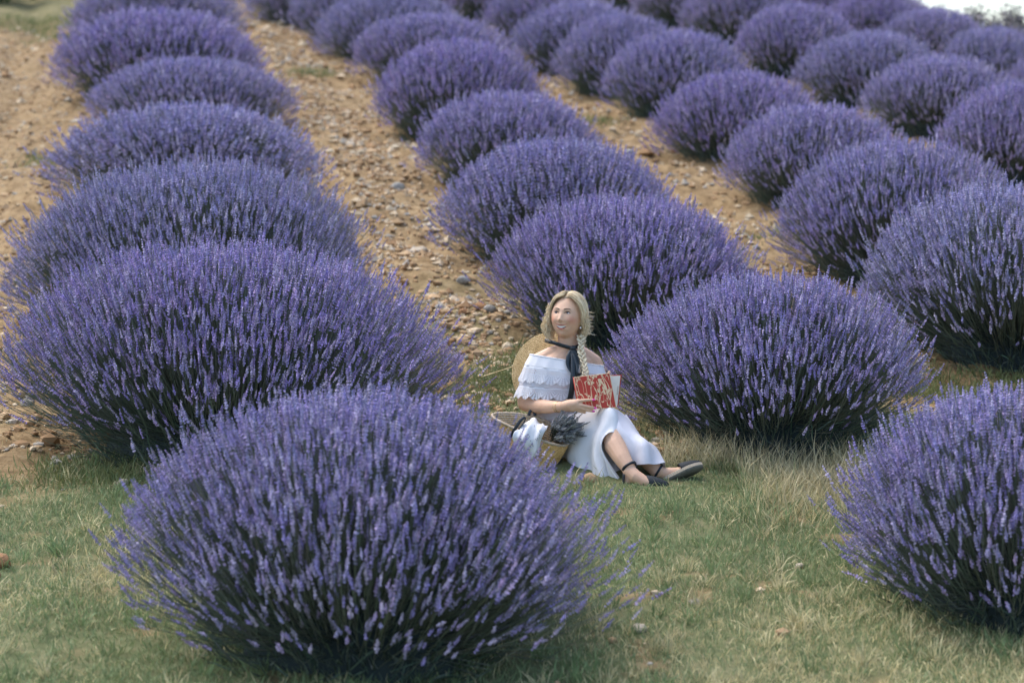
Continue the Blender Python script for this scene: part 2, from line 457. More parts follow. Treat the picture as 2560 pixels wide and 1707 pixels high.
BUSHES = [
 # code, x, y, radius, height, label
 ('A1', -0.64, 9.97, .97, 1.06, 'out of focus lavender bush nearest of all, overlapping the straw basket'),
 ('A2', -1.56, 13.36, 1.25, 1.11, 'broad sharp lavender bush left of the seated woman, just behind the nearest bush'),
 ('A3', -2.13, 16.31, 1.28, 1.13, 'wide lavender bush third from the front in the leftmost row'),
 ('A4', -2.82, 21.2, 1.15, .92, 'lavender bush fourth from the front in the leftmost row'),
 ('A5', -3.50, 26.27, 1.04, .87, 'narrower lavender bush fifth from the front in the leftmost row'),
 ('A6', -4.2, 28.94, 1.24, 1.09, 'wide lavender bush sixth from the front in the leftmost row'),
 ('A7', -5.1, 34.79, 1.24, 1.05, 'lavender bush farthest up the leftmost row'),
 ('B1', 1.44, 13.55, .92, .89, 'sharp round lavender bush on the grass directly right of the seated woman'),
 ('B2', .76, 16.17, .97, .93, 'lavender bush directly behind the head of the seated woman'),
 ('B3', .34, 18.79, .91, .93, 'lavender bush third from the front in the row that starts beside the woman'),
 ('B4', -.03, 22.59, .88, .91, 'lavender bush fourth in the row that starts beside the woman'),
 ('B5', -.58, 25.81, .89, .97, 'lavender bush fifth in the row that starts beside the woman'),
 ('B6', -1.01, 30.57, 1.03, .89, 'lavender bush sixth in the row that starts beside the woman'),
 ('B7', -1.66, 33.42, .96, .89, 'lavender bush seventh in the row that starts beside the woman'),
 ('B8', -2.29, 35.88, .95, .98, 'lavender bush eighth in the row that starts beside the woman'),
 ('B9', -3.16, 38.73, .95, .98, 'farthest lavender bush of the row that starts beside the woman'),
 ('C1', 2.27, 10.6, .92, .95, 'blurred lavender bush cut by the right edge at the grass, nearest of the third row'),
 ('C2', 3.28, 15.66, 1.10, 1.12, 'dark lavender bush cut by the right edge, second from the front in the third row'),
 ('C3', 2.91, 18.22, .95, 1.01, 'large lavender bush third from the front in the third row from the left'),
 ('C4', 2.68, 21.47, .76, .9, 'lavender bush fourth from the front in the third row from the left'),
 ('C5', 2.26, 24.21, .86, .93, 'lavender bush fifth from the front in the third row from the left'),
 ('C6', 1.86, 27.09, .80, .93, 'lavender bush sixth from the front in the third row from the left'),
 ('C7', 1.31, 29.23, .79, .96, 'lavender bush seventh from the front in the third row from the left'),
 ('C8', .91, 31.75, .83, .96, 'lavender bush eighth from the front in the third row from the left'),
 ('C9', .49, 35.07, .85, .95, 'lavender bush ninth from the front in the third row from the left'),
 ('C10', -.25, 38.5, .86, .98, 'lavender bush tenth from the front in the third row from the left'),
 ('C11', -.95, 41.6, .9, 1.0, 'farthest lavender bush of the third row from the left'),
 ('D1', 4.66, 22.27, .76, .92, 'lavender bush cut by the right edge, nearest of the fourth row'),
 ('D2', 4.54, 25.76, .80, .85, 'lavender bush second from the front in the fourth row from the left'),
 ('D3', 4.21, 28.49, .79, .86, 'lavender bush third from the front in the fourth row from the left'),
 ('D4', 3.65, 31.25, .80, .90, 'lavender bush fourth from the front in the fourth row from the left'),
 ('D5', 3.25, 35.15, .82, .95, 'lavender bush fifth from the front in the fourth row from the left'),
 ('D6', 2.76, 37.9, .85, 1.0, 'lavender bush sixth from the front in the fourth row from the left'),
 ('D7', 2.25, 40.78, .85, 1.0, 'lavender bush seventh from the front in the fourth row from the left'),
 ('D8', 1.5, 43.3, .9, 1.0, 'farthest lavender bush of the fourth row from the left'),
 ('E1', 6.72, 29.35, .80, .80, 'lavender bush cut by the right edge below the crest, nearest of the fifth row'),
 ('E2', 6.19, 31.37, .78, .86, 'lavender bush second in the rightmost row below the scrub on the crest'),
 ('E3', 6.06, 34.98, .74, .84, 'lavender bush third in the rightmost row below the scrub on the crest'),
 ('E4', 5.55, 36.88, .76, .90, 'small lavender bush fourth in the rightmost row below the crest'),
 ('E5', 5.15, 39.51, .78, .92, 'lavender bush fifth in the rightmost row, against the pale sky'),
 ('E6', 4.4, 42.3, .85, 1.0, 'farthest lavender bush of the rightmost row, against the pale sky'),
]
GROUP = 'lavender bushes planted in rows up the slope'

def build_lavender():
    hero = {'A1': (5400, 7, 5, 11, .26), 'A2': (7400, 7, 5, 12, .28), 'B1': (4900, 7, 5, 13, .22), 'C1': (4500, 7, 5, 14, .26)}
    again = {'A3': ('A2', 2.2), 'C2': ('A1', 1.1), 'B2': ('B1', 2.5), 'C3': ('C1', 4.0)}       # same plants turned round
    mid = [bush_meshes('mid%d' % k, .99, .95, 4000, 4, 5, 30 + k, (.060, .110), .26, .0110) for k in range(3)]
    done = {}
    for i, (c, x, y, R, H, lab) in enumerate(BUSHES):
        if c in hero:
            n, W, rg, sd, fg = hero[c]
            d = done[c] = (bush_meshes(c.lower(), R, H, n, W, rg, sd, (.052, .100), fg, .0081, 330 if c == 'A1' else 0), R, H)
            root = make_bush(d[0], x, y, 1, 1, 0, lab, GROUP)
            add_spikes(root, d[0][3], 70, 500 + i, -math.pi / 2)
        elif c in again:
            src, rz = again[c]; d, R0, H0 = done[src]
            make_bush(d, x, y, R / R0, H / H0, rz, lab, GROUP)
        else:
            make_bush(mid[(i * 7 // 3) % 3], x, y, R / .95 * random.uniform(.95, 1.07), H / .95 * random.uniform(.93, 1.08), (i * 2.399) % 6.283, lab, GROUP)
if FULL: build_lavender()

# ------------------------------------------------------------------ stones and gravel
def rock_mesh(name, seed, mat, sub=1, flat=.6, tint=None):
    bm = bmesh.new(); bmesh.ops.create_icosphere(bm, subdivisions=sub, radius=1.0)
    r = np.random.default_rng(seed); ax = r.normal(0, 1, (7, 3)); ax /= np.linalg.norm(ax, axis=1, keepdims=True); cut = r.uniform(.55, .95, 7)
    for v in bm.verts:
        p = np.array(v.co)
        for a, c in zip(ax, cut):
            d = p @ a
            if d > c: p = p - a * (d - c) * .85
        p *= 1 + r.uniform(-.05, .05); p[2] *= flat; v.co = p
    me = bpy.data.meshes.new(name); bm.to_mesh(me); bm.free()
    me.polygons.foreach_set('use_smooth', [sub > 1] * len(me.polygons)); me.materials.append(mat); return me

M['stone_pale'] = plain('stone_pale', (.45, .38, .28), .85, .18, 3, .4, .05)
M['stone_tan'] = plain('stone_tan', (.42, .27, .14), .9, .22, 3, .4, .05)
M['stone_blue'] = plain('stone_bluegrey', (.33, .315, .275), .85, .2, 3, .4, .05)
M['clod'] = plain('stone_clod', (.36, .19, .085), .95, .25, 3, .6, .08)
ROCKS = {k: [rock_mesh('stone', 40 + 7 * i + q, M[k], 2, f) for i, f in enumerate((.5, .62, .75))] for q, k in enumerate(('stone_pale', 'stone_tan', 'stone_blue', 'clod'))}

def stone(kind, v, x, y, s, label, group=None, rz=0.0, sink=.25):
    o = link('stone', ROCKS[kind][v % 3])
    o.location = (x, y, float(ground_z(x, y)) + s * (.5 - sink)); o.scale = (s, s * random.uniform(.75, 1.0), s * random.uniform(.8, 1.1))
    o.rotation_euler = (random.uniform(-.2, .2), random.uniform(-.2, .2), rz)
    tag(o, label, 'stone', group); return o

# pixel rows of the photograph turned into places on the slope beforehand: x, y are metres
for kd, v, x, y, s, lab in [
    ('stone_pale', 2, -.735, 18.95, .082, 'large pale rounded stone on the dirt path, biggest between the two left rows'),
    ('stone_blue', 0, -.36, 17.75, .062, 'flat blue grey stone on the path below the large pale stone'),
    ('stone_pale', 1, -.60, 20.9, .055, 'pale stone on the path above the large pale rounded stone'),
    ('stone_blue', 1, -1.05, 22.1, .085, 'long blue grey stone far up the path between the two left rows'),
    ('stone_pale', 0, -.08, 17.1, .05, 'whitish stone close to the bush behind the woman'),
    ('stone_blue', 2, -.15, 16.5, .05, 'round grey stone low on the path near the bush behind the woman'),
    ('stone_tan', 2, .405, 12.52, .045, 'rounded orange tan stone in the grass by the hem of the white dress'),
    ('stone_pale', 2, .545, 10.22, .042, 'round pale stone on the grass right of the nearest bush'),
    ('stone_tan', 1, .425, 10.08, .026, 'small tan stone beside the round pale stone on the grass'),
    ('stone_pale', 2, 1.34, 11.16, .026, 'small round pale stone on bare soil by the blurred bush at the right edge'),
    ('clod', 2, -2.37, 11.12, .060, 'orange clod of earth at the left edge of the grass'),
    ('clod', 1, -2.36, 10.9, .045, 'lower smaller orange clod at the left edge of the grass'),
    ('stone_pale', 1, -2.02, 12.45, .042, 'pale stone on bare soil under the broad bush at the left'),
    ('stone_tan', 0, -1.83, 12.75, .07, 'tan flat stone in the shade under the broad bush at the left'),
    ('stone_pale', 0, -3.30, 20.6, .06, 'pale stone on the dirt strip left of the leftmost row'),
    ('stone_tan', 2, .18, 9.45, .03, 'tan stone at the bottom edge of the grass by the nearest bush'),
    ]:
    stone(kd, v, x, y, s, lab, rz=random.uniform(0, 6))

def path_points(n, lo, hi, side, rng):
    y = lo + (hi - lo) * rng.random(n) ** 1.35
    if side == 'left': a, b = ROW_A(y) - 3.2, ROW_A(y) - .75
    elif side == 'mid': a, b = ROW_A(y) + .95, ROW_B(y) - .55; k = rng.random(n) < .45; u = np.clip(rng.normal(.55, .14, n), 0, 1); return np.where(k, a + (b - a) * u, a + (b - a) * rng.random(n)), y
    elif side == 'right': a, b = ROW_B(y) + .65, ROW_C(y) - .55
    else: a, b = ROW_C(y) + .6, ROW_D(y) - .5
    return a + (b - a) * rng.random(n), y

ORD = 'first second third fourth fifth sixth seventh eighth ninth tenth eleventh twelfth thirteenth'.split()
def build_stones():
    rng = np.random.default_rng(21)
    spec = [('mid', 85, 14.5, 33, 'stones on the path left of the woman', 'loose stone among the gravel of the dirt path between the two left rows'),
            ('left', 60, 14.0, 30, 'stones left of the leftmost row', 'loose stone on the stony strip beyond the leftmost row'),
            ('right', 36, 17.5, 30, 'stones on the narrow path behind the woman', 'loose stone on the narrow dirt path behind the bush at the woman')]
    kinds = ['stone_pale', 'stone_tan', 'stone_tan', 'stone_blue', 'clod', 'stone_tan']
    for side, n, lo, hi, grp, lab in spec:
        x, y = path_points(n, lo, hi, side, rng)
        for i in range(n):
            kd = kinds[int(rng.integers(6))]; px, py = float(x[i]), float(y[i])
            near = min((b for b in BUSHES if b[0][0] in 'ABC'), key=lambda b: (b[1] - px) ** 2 + (b[2] - py) ** 2)
            hue = {'stone_pale': 'pale', 'stone_tan': 'tan', 'stone_blue': 'grey', 'clod': 'reddish'}[kd]
            row = {'A': 'leftmost row', 'B': 'row beside the woman', 'C': 'third row from the left'}[near[0][0]]
            lab = '%s loose stone %s the %s bush of the %s' % (hue, 'left of' if px < near[1] else 'right of', ORD[int(near[0][1:]) - 1], row)
            stone(kd, int(rng.integers(3)), px, py, float(rng.uniform(.022, .038) * (1 + .8 * (rng.random() < .15))), lab, grp, float(rng.uniform(0, 6)))
build_stones()

def build_gravel():
    rng = np.random.default_rng(5)
    base = []
    for k in range(6):
        V = np.array([(1, 0, 0), (-1, 0, 0), (0, 1, 0), (0, -1, 0), (.2, .1, 1), (0, 0, -1)], float) * (1 + rng.uniform(-.35, .35, (6, 3))) + rng.normal(0, .12, (6, 3)); F = np.array([(0, 2, 4), (2, 1, 4), (1, 3, 4), (3, 0, 4), (2, 0, 5), (1, 2, 5), (3, 1, 5), (0, 3, 5)])
        V[:, 2] *= .6; base.append((V, F))
    xs, ys = [], []
    for side, n, lo, hi in (('left', 8500, 13, 38), ('mid', 14000, 13, 40), ('right', 5000, 15, 36), ('far', 2500, 18, 32)):
        x, y = path_points(n, lo, hi, side, rng); xs.append(x); ys.append(y)
    nbig = 1700
    for side, q, lo, hi in (('left', 600, 13, 34), ('mid', 800, 13, 36), ('right', 300, 15, 34)):
        x, y = path_points(q, lo, hi, side, rng); xs.insert(0, x); ys.insert(0, y)
    x = rng.uniform(-2.8, 3.2, 900); y = rng.uniform(9, 14, 900); k = soil_mask(x, y) > .4; xs.append(x[k]); ys.append(y[k])
    x = np.concatenate(xs); y = np.concatenate(ys); k = (vnoise(x, y, .35, 9) + rng.uniform(-.25, .25, len(x)) > .33) | (np.arange(len(x)) < nbig); x, y = x[k], y[k]
    z = ground_z(x, y); n = len(x)
    s = np.exp(rng.normal(np.log(.0165), .50, n)) * (1 + .012 * (y - 13)); a = rng.uniform(0, 6.28, n)
    s[:nbig] = rng.uniform(.022, .055, nbig) * (.6 + .4 * rng.random(nbig))
    fine = (np.arange(n) >= nbig) & (y > 16.5)
    cols = np.array([(.38, .26, .145), (.56, .44, .29), (.30, .185, .095), (.50, .41, .28), (.42, .29, .165), (.36, .32, .26)])
    Vs, Fs, Ts, off = [], [], [], 0
    for k in range(6):
        bm = bmesh.new(); bmesh.ops.create_icosphere(bm, subdivisions=1, radius=1.0)
        V = np.array([v.co[:] for v in bm.verts]) * (1 + rng.uniform(-.30, .22, (len(bm.verts), 1))); F = np.array([[v.index for v in f.verts] for f in bm.faces]); bm.free()
        V[:, 2] *= .6; base.append((V, F))
    for k in range(12):
        idx = np.where((np.arange(n) % 6 == k % 6) & (fine == (k < 6)))[0]; V, F = base[k]
        ca, sa = np.cos(a[idx])[:, None], np.sin(a[idx])[:, None]
        P = np.stack([V[None, :, 0] * ca - V[None, :, 1] * sa * .8, V[None, :, 0] * sa + V[None, :, 1] * ca * .8, np.repeat(V[None, :, 2], len(idx), 0)], -1) * s[idx][:, None, None]
        P += np.stack([x[idx], y[idx], z[idx] + s[idx] * .15], -1)[:, None, :]
        Vs.append(P.reshape(-1, 3)); Fs.append((F[None] + (np.arange(len(idx)) * len(V))[:, None, None]).reshape(-1, 3) + off); off += len(idx) * len(V)
        c = np.where((idx < nbig)[:, None], np.array([[.34, .22, .115]]), cols[rng.integers(0, 6, len(idx))]) * rng.uniform(.75, 1.25, (len(idx), 1)); Ts.append(np.repeat(c, len(V), 0))
    me = tri_mesh('gravel', np.concatenate(Vs), np.concatenate(Fs), tinted('gravel', .92, 0, spec=.15), np.concatenate(Ts))
    tag(link('gravel', me), 'loose gravel and crumbled clods strewn over the dirt paths', None, None, 'stuff')
build_gravel()

# ------------------------------------------------------------------ grass
WX, WY = .178, 12.98            # where the woman sits
def build_grass():
    rng = np.random.default_rng(8)
    def patch(n, x0, x1, y0, y1):
        return rng.uniform(x0, x1, n), rng.uniform(y0, y1, n)
    x, y = patch(185000, -3.6, 3.9, 8.9, 14.4)
    keep = (rng.random(len(x)) > soil_mask(x, y) * .985) & (np.abs(x) < .225 * y + .8)
    keep &= rng.random(len(x)) < .30 + .9 * vnoise(x, y, .35, 11)
    u, v = (x - WX - .30), (y - WY + .22)
    keep &= ~(((u / .52) ** 2 + (v / .30) ** 2 < 1) & (rng.random(len(x)) < .93))
    x, y = x[keep], y[keep]; n = len(x)
    dry = np.clip(1.1 * (vnoise(x, y, .9, 12) - .42) * 2 + .9 * np.exp(-(((x - 1.45) / .6) ** 2 + ((y - 12.15) / .55) ** 2)) + .35 * np.exp(-(((x + 1.9) / .5) ** 2 + ((y - 11.7) / .5) ** 2)), 0, 1)
    tall = np.exp(-(((x - 1.45) / .75) ** 2 + ((y - 12.35) / .6) ** 2)) + .5 * np.exp(-(((x + 1.75) / .35) ** 2 + ((y - 11.6) / .4) ** 2))
    L = rng.uniform(.022, .062, n) * (1 + 1.5 * tall) * (1 + .8 * (rng.random(n) < .04))
    foot = (x > .50) & (x < 1.18) & (y > 12.0) & (y < 12.75); L[foot] = np.minimum(L[foot], rng.uniform(.018, .045, foot.sum()))
    D = np.stack([rng.normal(0, .48, n), rng.normal(0, .48, n), np.ones(n)], 1); D /= np.linalg.norm(D, axis=1, keepdims=True)
    g1 = np.array([[.155, .225, .095]]); g2 = np.array([[.275, .325, .155]]); g3 = np.array([[.64, .55, .30]])
    t = rng.random((n, 1)); col = g1 * (1 - t) + g2 * t
    isdry = rng.random(n) < .11 + .62 * dry; col[isdry] = g3 * rng.uniform(.7, 1.15, (isdry.sum(), 1))
    col *= rng.uniform(.8, 1.2, (n, 1))
    V, F, T = blades_mesh(np.stack([x, y, ground_z(x, y) - .004], 1), D, L, .0042, col, rng, .45)
    q = 520; cx, cy = patch(q, -2.9, 3.2, 9.0, 13.4); ok = (soil_mask(cx, cy) < .5) & ~((cx > .35) & (cx < 1.2) & (cy > 12.1) & (cy < 12.8)) & ~(((cx - WX - .3) / .55) ** 2 + ((cy - WY + .2) / .35) ** 2 < 1); cx, cy = cx[ok], cy[ok]
    b = 20; tx = np.repeat(cx, b) + rng.normal(0, .018, len(cx) * b); ty = np.repeat(cy, b) + rng.normal(0, .018, len(cx) * b); k = len(tx)
    D2 = np.stack([(tx - np.repeat(cx, b)) * 22, (ty - np.repeat(cy, b)) * 22, np.ones(k)], 1) + rng.normal(0, .22, (k, 3)); D2 /= np.linalg.norm(D2, axis=1, keepdims=True)
    ct = np.where((rng.random(len(cx)) < .35 + .4 * np.exp(-((cx - 1.4) / .8) ** 2))[:, None], np.array([[.60, .53, .30]]), np.array([[.20, .28, .12]])) * rng.uniform(.7, 1.2, (len(cx), 1))
    V2, F2, T2 = blades_mesh(np.stack([tx, ty, ground_z(tx, ty) - .004], 1), D2, rng.uniform(.05, .125, k), .0044, np.repeat(ct, b, 0) * rng.uniform(.8, 1.2, (k, 1)), rng, .4)
    F = np.concatenate([F, F2 + len(V)]); V = np.concatenate([V, V2]); T = np.concatenate([T, T2])
    me = tri_mesh('grass', V, F, M['grass'], T)
    tag(link('grass', me), 'short green and straw coloured grass over the track', None, None, 'stuff')
    # weeds on the paths and at the foot of bushes
    xs, ys = [], []
    for cx, cy, r, k in [(.0, 14.6, .55, 1500), (-.5, 14.9, .4, 700), (.1, 13.6, .35, 900), (2.9, 14.6, .5, 1400), (2.5, 14.9, .4, 700), (-7.2, 38.5, 1.6, 2500), (-6.4, 36, 1.0, 900), (-1.1, 29, .5, 400), (.9, 26.5, .4, 300), (-2.2, 12.7, .45, 900), (.25, 15.6, .35, 500), (.05, 15.1, .5, 900), (-1.9, 13.0, .3, 400), (-3.4, 27, .7, 500), (-2.55, 31, .5, 400), (2.3, 19.8, .5, 300), (-4.6, 24, .4, 300)]:
        a = rng.uniform(0, 6.28, k); q = r * np.sqrt(rng.random(k)) * rng.uniform(.5, 1.1, k); xs.append(cx + q * np.cos(a)); ys.append(cy + q * np.sin(a))
    x, y = np.concatenate(xs), np.concatenate(ys); n = len(x)
    D = np.stack([rng.normal(0, .55, n), rng.normal(0, .55, n), np.ones(n)], 1); D /= np.linalg.norm(D, axis=1, keepdims=True)
    col = (np.array([[.13, .17, .065]]) * (1 - rng.random((n, 1)) * .3) + rng.random((n, 1)) * np.array([[.14, .12, .05]]))
    V, F, T = blades_mesh(np.stack([x, y, ground_z(x, y) - .004], 1), D, rng.uniform(.04, .11, n) * (1 + .03 * np.clip(y - 20, 0, 30)), .006, col, rng, .4)
    V_ = V; me = tri_mesh('weeds', V_, F, M['grass'], T)
    tag(link('weeds', me), 'low green weeds at the foot of the bushes and along the dirt paths', None, None, 'stuff')
    # tall dry seed stalks by the bush right of the woman
    n = 5600; x = rng.uniform(.7, 2.3, n); y = 12.75 + rng.normal(0, .30, n) - .35 * np.clip(x - 1.1, 0, .6)
    ok = (y < 13.2 + rng.uniform(-.2, .1, n)) & (x > .80) & ((x > 1.2) | (y > 12.78)); x, y = x[ok], y[ok]; n = len(x)
    D = np.stack([rng.normal(0, .35, n), rng.normal(-.1, .3, n), np.ones(n)], 1); D /= np.linalg.norm(D, axis=1, keepdims=True)
    col = np.array([[.62, .54, .32]]) * rng.uniform(.6, 1.15, (n, 1))
    V, F, T = blades_mesh(np.stack([x, y, ground_z(x, y) - .004], 1), D, rng.uniform(.06, .25, n) * (.55 + .6 * vnoise(x, y, .25, 15)), .0042, col, rng, .35)
    tag(link('dry_grass', tri_mesh('dry_grass', V, F, M['grass'], T)), 'tall dry straw grass below the bush right of the woman', None, None, 'stuff')
if FULL: build_grass()

# ------------------------------------------------------------------ shrubs on the crest
M['shrub'] = tinted('shrub_leaf', .7, .15)
def shrub_meshes(seed, col, q=2600):
    rng = np.random.default_rng(seed)
    cl = rng.normal(0, 1, (14, 3)); cl /= np.linalg.norm(cl, axis=1, keepdims=True); cl[:, 2] = np.abs(cl[:, 2]) * .9 + .25
    cl *= rng.uniform(.45, .85, (14, 1))
    k = rng.integers(0, 14, q); p = cl[k] + rng.normal(0, .16, (q, 3)); p[:, 2] = np.maximum(p[:, 2], .03)
    d = rng.normal(0, 1, (q, 3)) + np.array([[0, 0, .8]]); d /= np.linalg.norm(d, axis=1, keepdims=True)
    c = np.array([col]) * rng.uniform(.55, 1.5, (q, 1)) * (1 + rng.uniform(-.1, .1, (q, 3)))
    V, F, T = blades_mesh(p, d, rng.uniform(.06, .15, q), .05, c, rng, .25)
    crown = tri_mesh('crown', V, F, M['shrub'], T)
    n = 14; tip = cl * .95; P0 = np.zeros((n, 3)) + rng.normal(0, .04, (n, 3)) * np.array([1, 1, 0]); P1 = tip * np.array([.3, .3, .6])
    V, F, T = stalks_mesh(P0, P1, tip, .022, .006, (.09, .07, .05), rng, 3)
    return crown, tri_mesh('branch', V, F, M['shrub'], T)

def build_shrubs():
    gr = shrub_meshes(61, (.075, .115, .05)); ol = shrub_meshes(62, (.25, .235, .23)); dk = shrub_meshes(63, (.045, .075, .045))
    def put(m, x, y, s, lab, grp=None, name='shrub'):
        o = empty(name, (x, y, float(ground_z(x, y)) - .03), random.uniform(0, 6)); o.scale = (s, s, s * .85)
        tag(o, lab, 'shrub', grp)
        a = link('crown', m[0], o); b = link('branch', m[1], o); a['kind'] = 'stuff'; b['kind'] = 'stuff'
    put(gr, -9.35, 42.6, 1.15, 'green shrub at the far left end of the stony strip')
    put(dk, -8.1, 44.5, 1.0, 'dark green shrub right of the far left shrub, beyond the leftmost row')
    put(dk, -4.72, 43.4, 1.05, 'dark green shrub at the top end of the path between the two left rows')
    for k in range(13):
        x = 4.6 + k * .52 + random.uniform(-.15, .15); y = 41.2 - .12 * k + random.uniform(-.3, .3)
        put(ol, x, y, random.uniform(.66, .82) * (1 - .016 * k), 'olive grey scrub bush, %s from the left along the crest under the pale sky' % ORD[k], 'scrub bushes along the crest')
build_shrubs()

# ------------------------------------------------------------------ the seated woman and her things
WZ = float(ground_base(WX, WY))
S_ = .000795
def at(a, b, d):
    """front-elevation measure (a right, b down, thousandths of about 0.8 m) plus depth d in metres -> point beside her hips"""
    k = S_ * (1 + d / 12.98)
    return Vector((WX + (a - 440) * k, WY + d, WZ + (1290 - b) * k - .13 * d))

def catmull(P, t):
    n = len(P) - 1; x = min(max(t, 0), 1) * n; i = min(int(x), n - 1); f = x - i
    p0 = P[max(i - 1, 0)]; p1 = P[i]; p2 = P[i + 1]; p3 = P[min(i + 2, n)]
    return .5 * ((2 * p1) + (p2 - p0) * f + (2 * p0 - 5 * p1 + 4 * p2 - p3) * f * f + (3 * p1 - p0 - 3 * p2 + p3) * f ** 3)

def patch(rows, nu, nv, fold=None):
    """smooth sheet through rows of points; fold(u, v) pushes it along its normal"""
    R = [[catmull(r, j / (nu - 1)) for j in range(nu)] for r in rows]
    G = [[catmull([R[i][j] for i in range(len(R))], k / (nv - 1)) for j in range(nu)] for k in range(nv)]
    if fold:
        H = [[p.copy() for p in r] for r in G]
        for k in range(nv):
            for j in range(nu):
                du = G[k][min(j + 1, nu - 1)] - G[k][max(j - 1, 0)]; dv = G[min(k + 1, nv - 1)][j] - G[max(k - 1, 0)][j]
                n = du.cross(dv)
                if n.length > 1e-9:
                    n.normalize()
                    if n.y > 0: n = -n
                    H[k][j] = G[k][j] + n * fold(j / (nu - 1), k / (nv - 1))
        G = H
    V = [p for r in G for p in r]
    F = [(k * nu + j, k * nu + j + 1, (k + 1) * nu + j + 1, (k + 1) * nu + j) for k in range(nv - 1) for j in range(nu - 1)]
    return V, F

def cloth_obj(name, V, F, mat, parent, thick=.0025, sub=0, uv=None):
    me = bpy.data.meshes.new(name); me.from_pydata([tuple(v) for v in V], [], F); me.update()
    me.polygons.foreach_set('use_smooth', [True] * len(me.polygons)); me.materials.append(mat)
    if uv is not None:
        l = me.uv_layers.new(name='UVMap')
        for lp in me.loops: l.data[lp.index].uv = uv[lp.vertex_index]
    o = link(name, me, parent)
    mods = []
    if sub: mods.append(('SUBSURF', dict(levels=sub, render_levels=sub)))
    if thick: mods.append(('SOLIDIFY', dict(thickness=thick, offset=0)))
    if mods: evaluated(o, mods)
    return o

# materials ------------------------------------------------------
def skin_mat():
    m, nt, b = new_mat('skin')
    a = N(nt, 'ShaderNodeAttribute'); a.attribute_name = 'tint'
    n = noise(nt, 60, 3, .5, objcoord(nt)); r = ramp(nt, n.outputs[0], [(.3, (.94, .93, .92)), (.7, (1, 1, 1))])
    mu = N(nt, 'ShaderNodeMix'); mu.data_type = 'RGBA'; mu.blend_type = 'MULTIPLY'; mu.inputs[0].default_value = 1
    nt.links.new(a.outputs['Color'], mu.inputs[6]); nt.links.new(r.outputs[0], mu.inputs[7]); nt.links.new(mu.outputs[2], b.inputs['Base Color'])
    b.inputs['Roughness'].default_value = .48; b.inputs['Specular IOR Level'].default_value = .4
    b.inputs['Subsurface Weight'].default_value = .12; b.inputs['Subsurface Radius'].default_value = (.01, .004, .002)
    return m
M['skin'] = skin_mat()

def cotton_mat(name, col=(.88, .88, .89), sheer=0.0, lace=False):
    m, nt, b = new_mat(name)
    co = objcoord(nt); n = noise(nt, 900, 2, .5, co); n2 = noise(nt, 14, 3, .5, co)
    b.inputs['Base Color'].default_value = (*col, 1); b.inputs['Roughness'].default_value = .85; b.inputs['Specular IOR Level'].default_value = .2
    bp = bump(nt, b, n.outputs[0], .25, .0006)
    b2 = N(nt, 'ShaderNodeBump'); b2.inputs['Strength'].default_value = .35; b2.inputs['Distance'].default_value = .012
    nt.links.new(n2.outputs[0], b2.inputs['Height']); nt.links.new(bp.outputs[0], b2.inputs['Normal']); nt.links.new(b2.outputs[0], b.inputs['Normal'])
    t = N(nt, 'ShaderNodeBsdfTranslucent'); t.inputs[0].default_value = (*col, 1)
    mx = N(nt, 'ShaderNodeMixShader'); mx.inputs[0].default_value = .22
    nt.links.new(b.outputs[0], mx.inputs[1]); nt.links.new(t.outputs[0], mx.inputs[2]); out = mx
    if sheer or lace:
        tr = N(nt, 'ShaderNodeBsdfTransparent'); m2 = N(nt, 'ShaderNodeMixShader')
        nt.links.new(mx.outputs[0], m2.inputs[1]); nt.links.new(tr.outputs[0], m2.inputs[2])
        if lace:
            # crochet: rows of eyelets that follow the scallops (u round the hem, v down the band)
            uv = N(nt, 'ShaderNodeTexCoord').outputs['UV']; sp = N(nt, 'ShaderNodeSeparateXYZ'); nt.links.new(uv, sp.inputs[0])
            def math_(op, x, y=None, z=None):
                k = N(nt, 'ShaderNodeMath'); k.operation = op
                for i, q in enumerate((x, y, z)):
                    if q is None: continue
                    if isinstance(q, (int, float)): k.inputs[i].default_value = q
                    else: nt.links.new(q, k.inputs[i])
                return k.outputs[0]
            u, v = sp.outputs[0], sp.outputs[1]
            fu = math_('SUBTRACT', math_('FRACT', u), .5)                       # one scallop per unit
            dv = math_('SUBTRACT', v, .05)
            rad = math_('SQRT', math_('ADD', math_('MULTIPLY', math_('MULTIPLY', fu, fu), 2.6), math_('MULTIPLY', dv, dv)))
            ang = math_('ARCTAN2', fu, math_('ADD', dv, .02))
            rows = math_('SINE', math_('MULTIPLY', rad, 44.0)); cols = math_('SINE', math_('MULTIPLY', ang, 20.0))
            hole = math_('GREATER_THAN', math_('ADD', rows, cols), .50)
            band = math_('GREATER_THAN', v, .12)
            nt.links.new(math_('MULTIPLY', hole, band), m2.inputs[0])
        else: m2.inputs[0].default_value = sheer
        out = m2
    nt.links.new(out.outputs[0], nt.nodes['Material Output'].inputs[0]); return m
M['cotton'] = cotton_mat('white_cotton')
M['sheer'] = cotton_mat('sheer_cotton', (.84, .83, .87), .10)
M['lace'] = cotton_mat('crochet_lace', (.86, .87, .90), 0, True)
M['ribbon'] = plain('black_ribbon', (.010, .018, .022), .38, .2, 60, .1, .001)
M['black'] = plain('black_canvas', (.008, .014, .018), .75, .25, 400, .4, .001)
M['strap'] = plain('black_leather_strap', (.010, .016, .022), .45, .2, 90, .2, .001)
M['rope'] = plain('jute_rope', (.50, .42, .31), .9, .2, 160, .5, .002)
M['rubber'] = plain('grey_rubber', (.13, .125, .10), .8, .25, 50, .3, .001)
M['gold'] = plain('gold', (.83, .58, .22), .25, .05, 30, 0, .001, 1.0)
M['pearl'] = plain('pearl', (.85, .82, .78), .18, .03, 30)
M['eye_white'] = plain('eye_white', (.78, .77, .76), .15, .03, 30)
M['iris'] = plain('iris_grey_blue', (.055, .075, .085), .12, .2, 300)
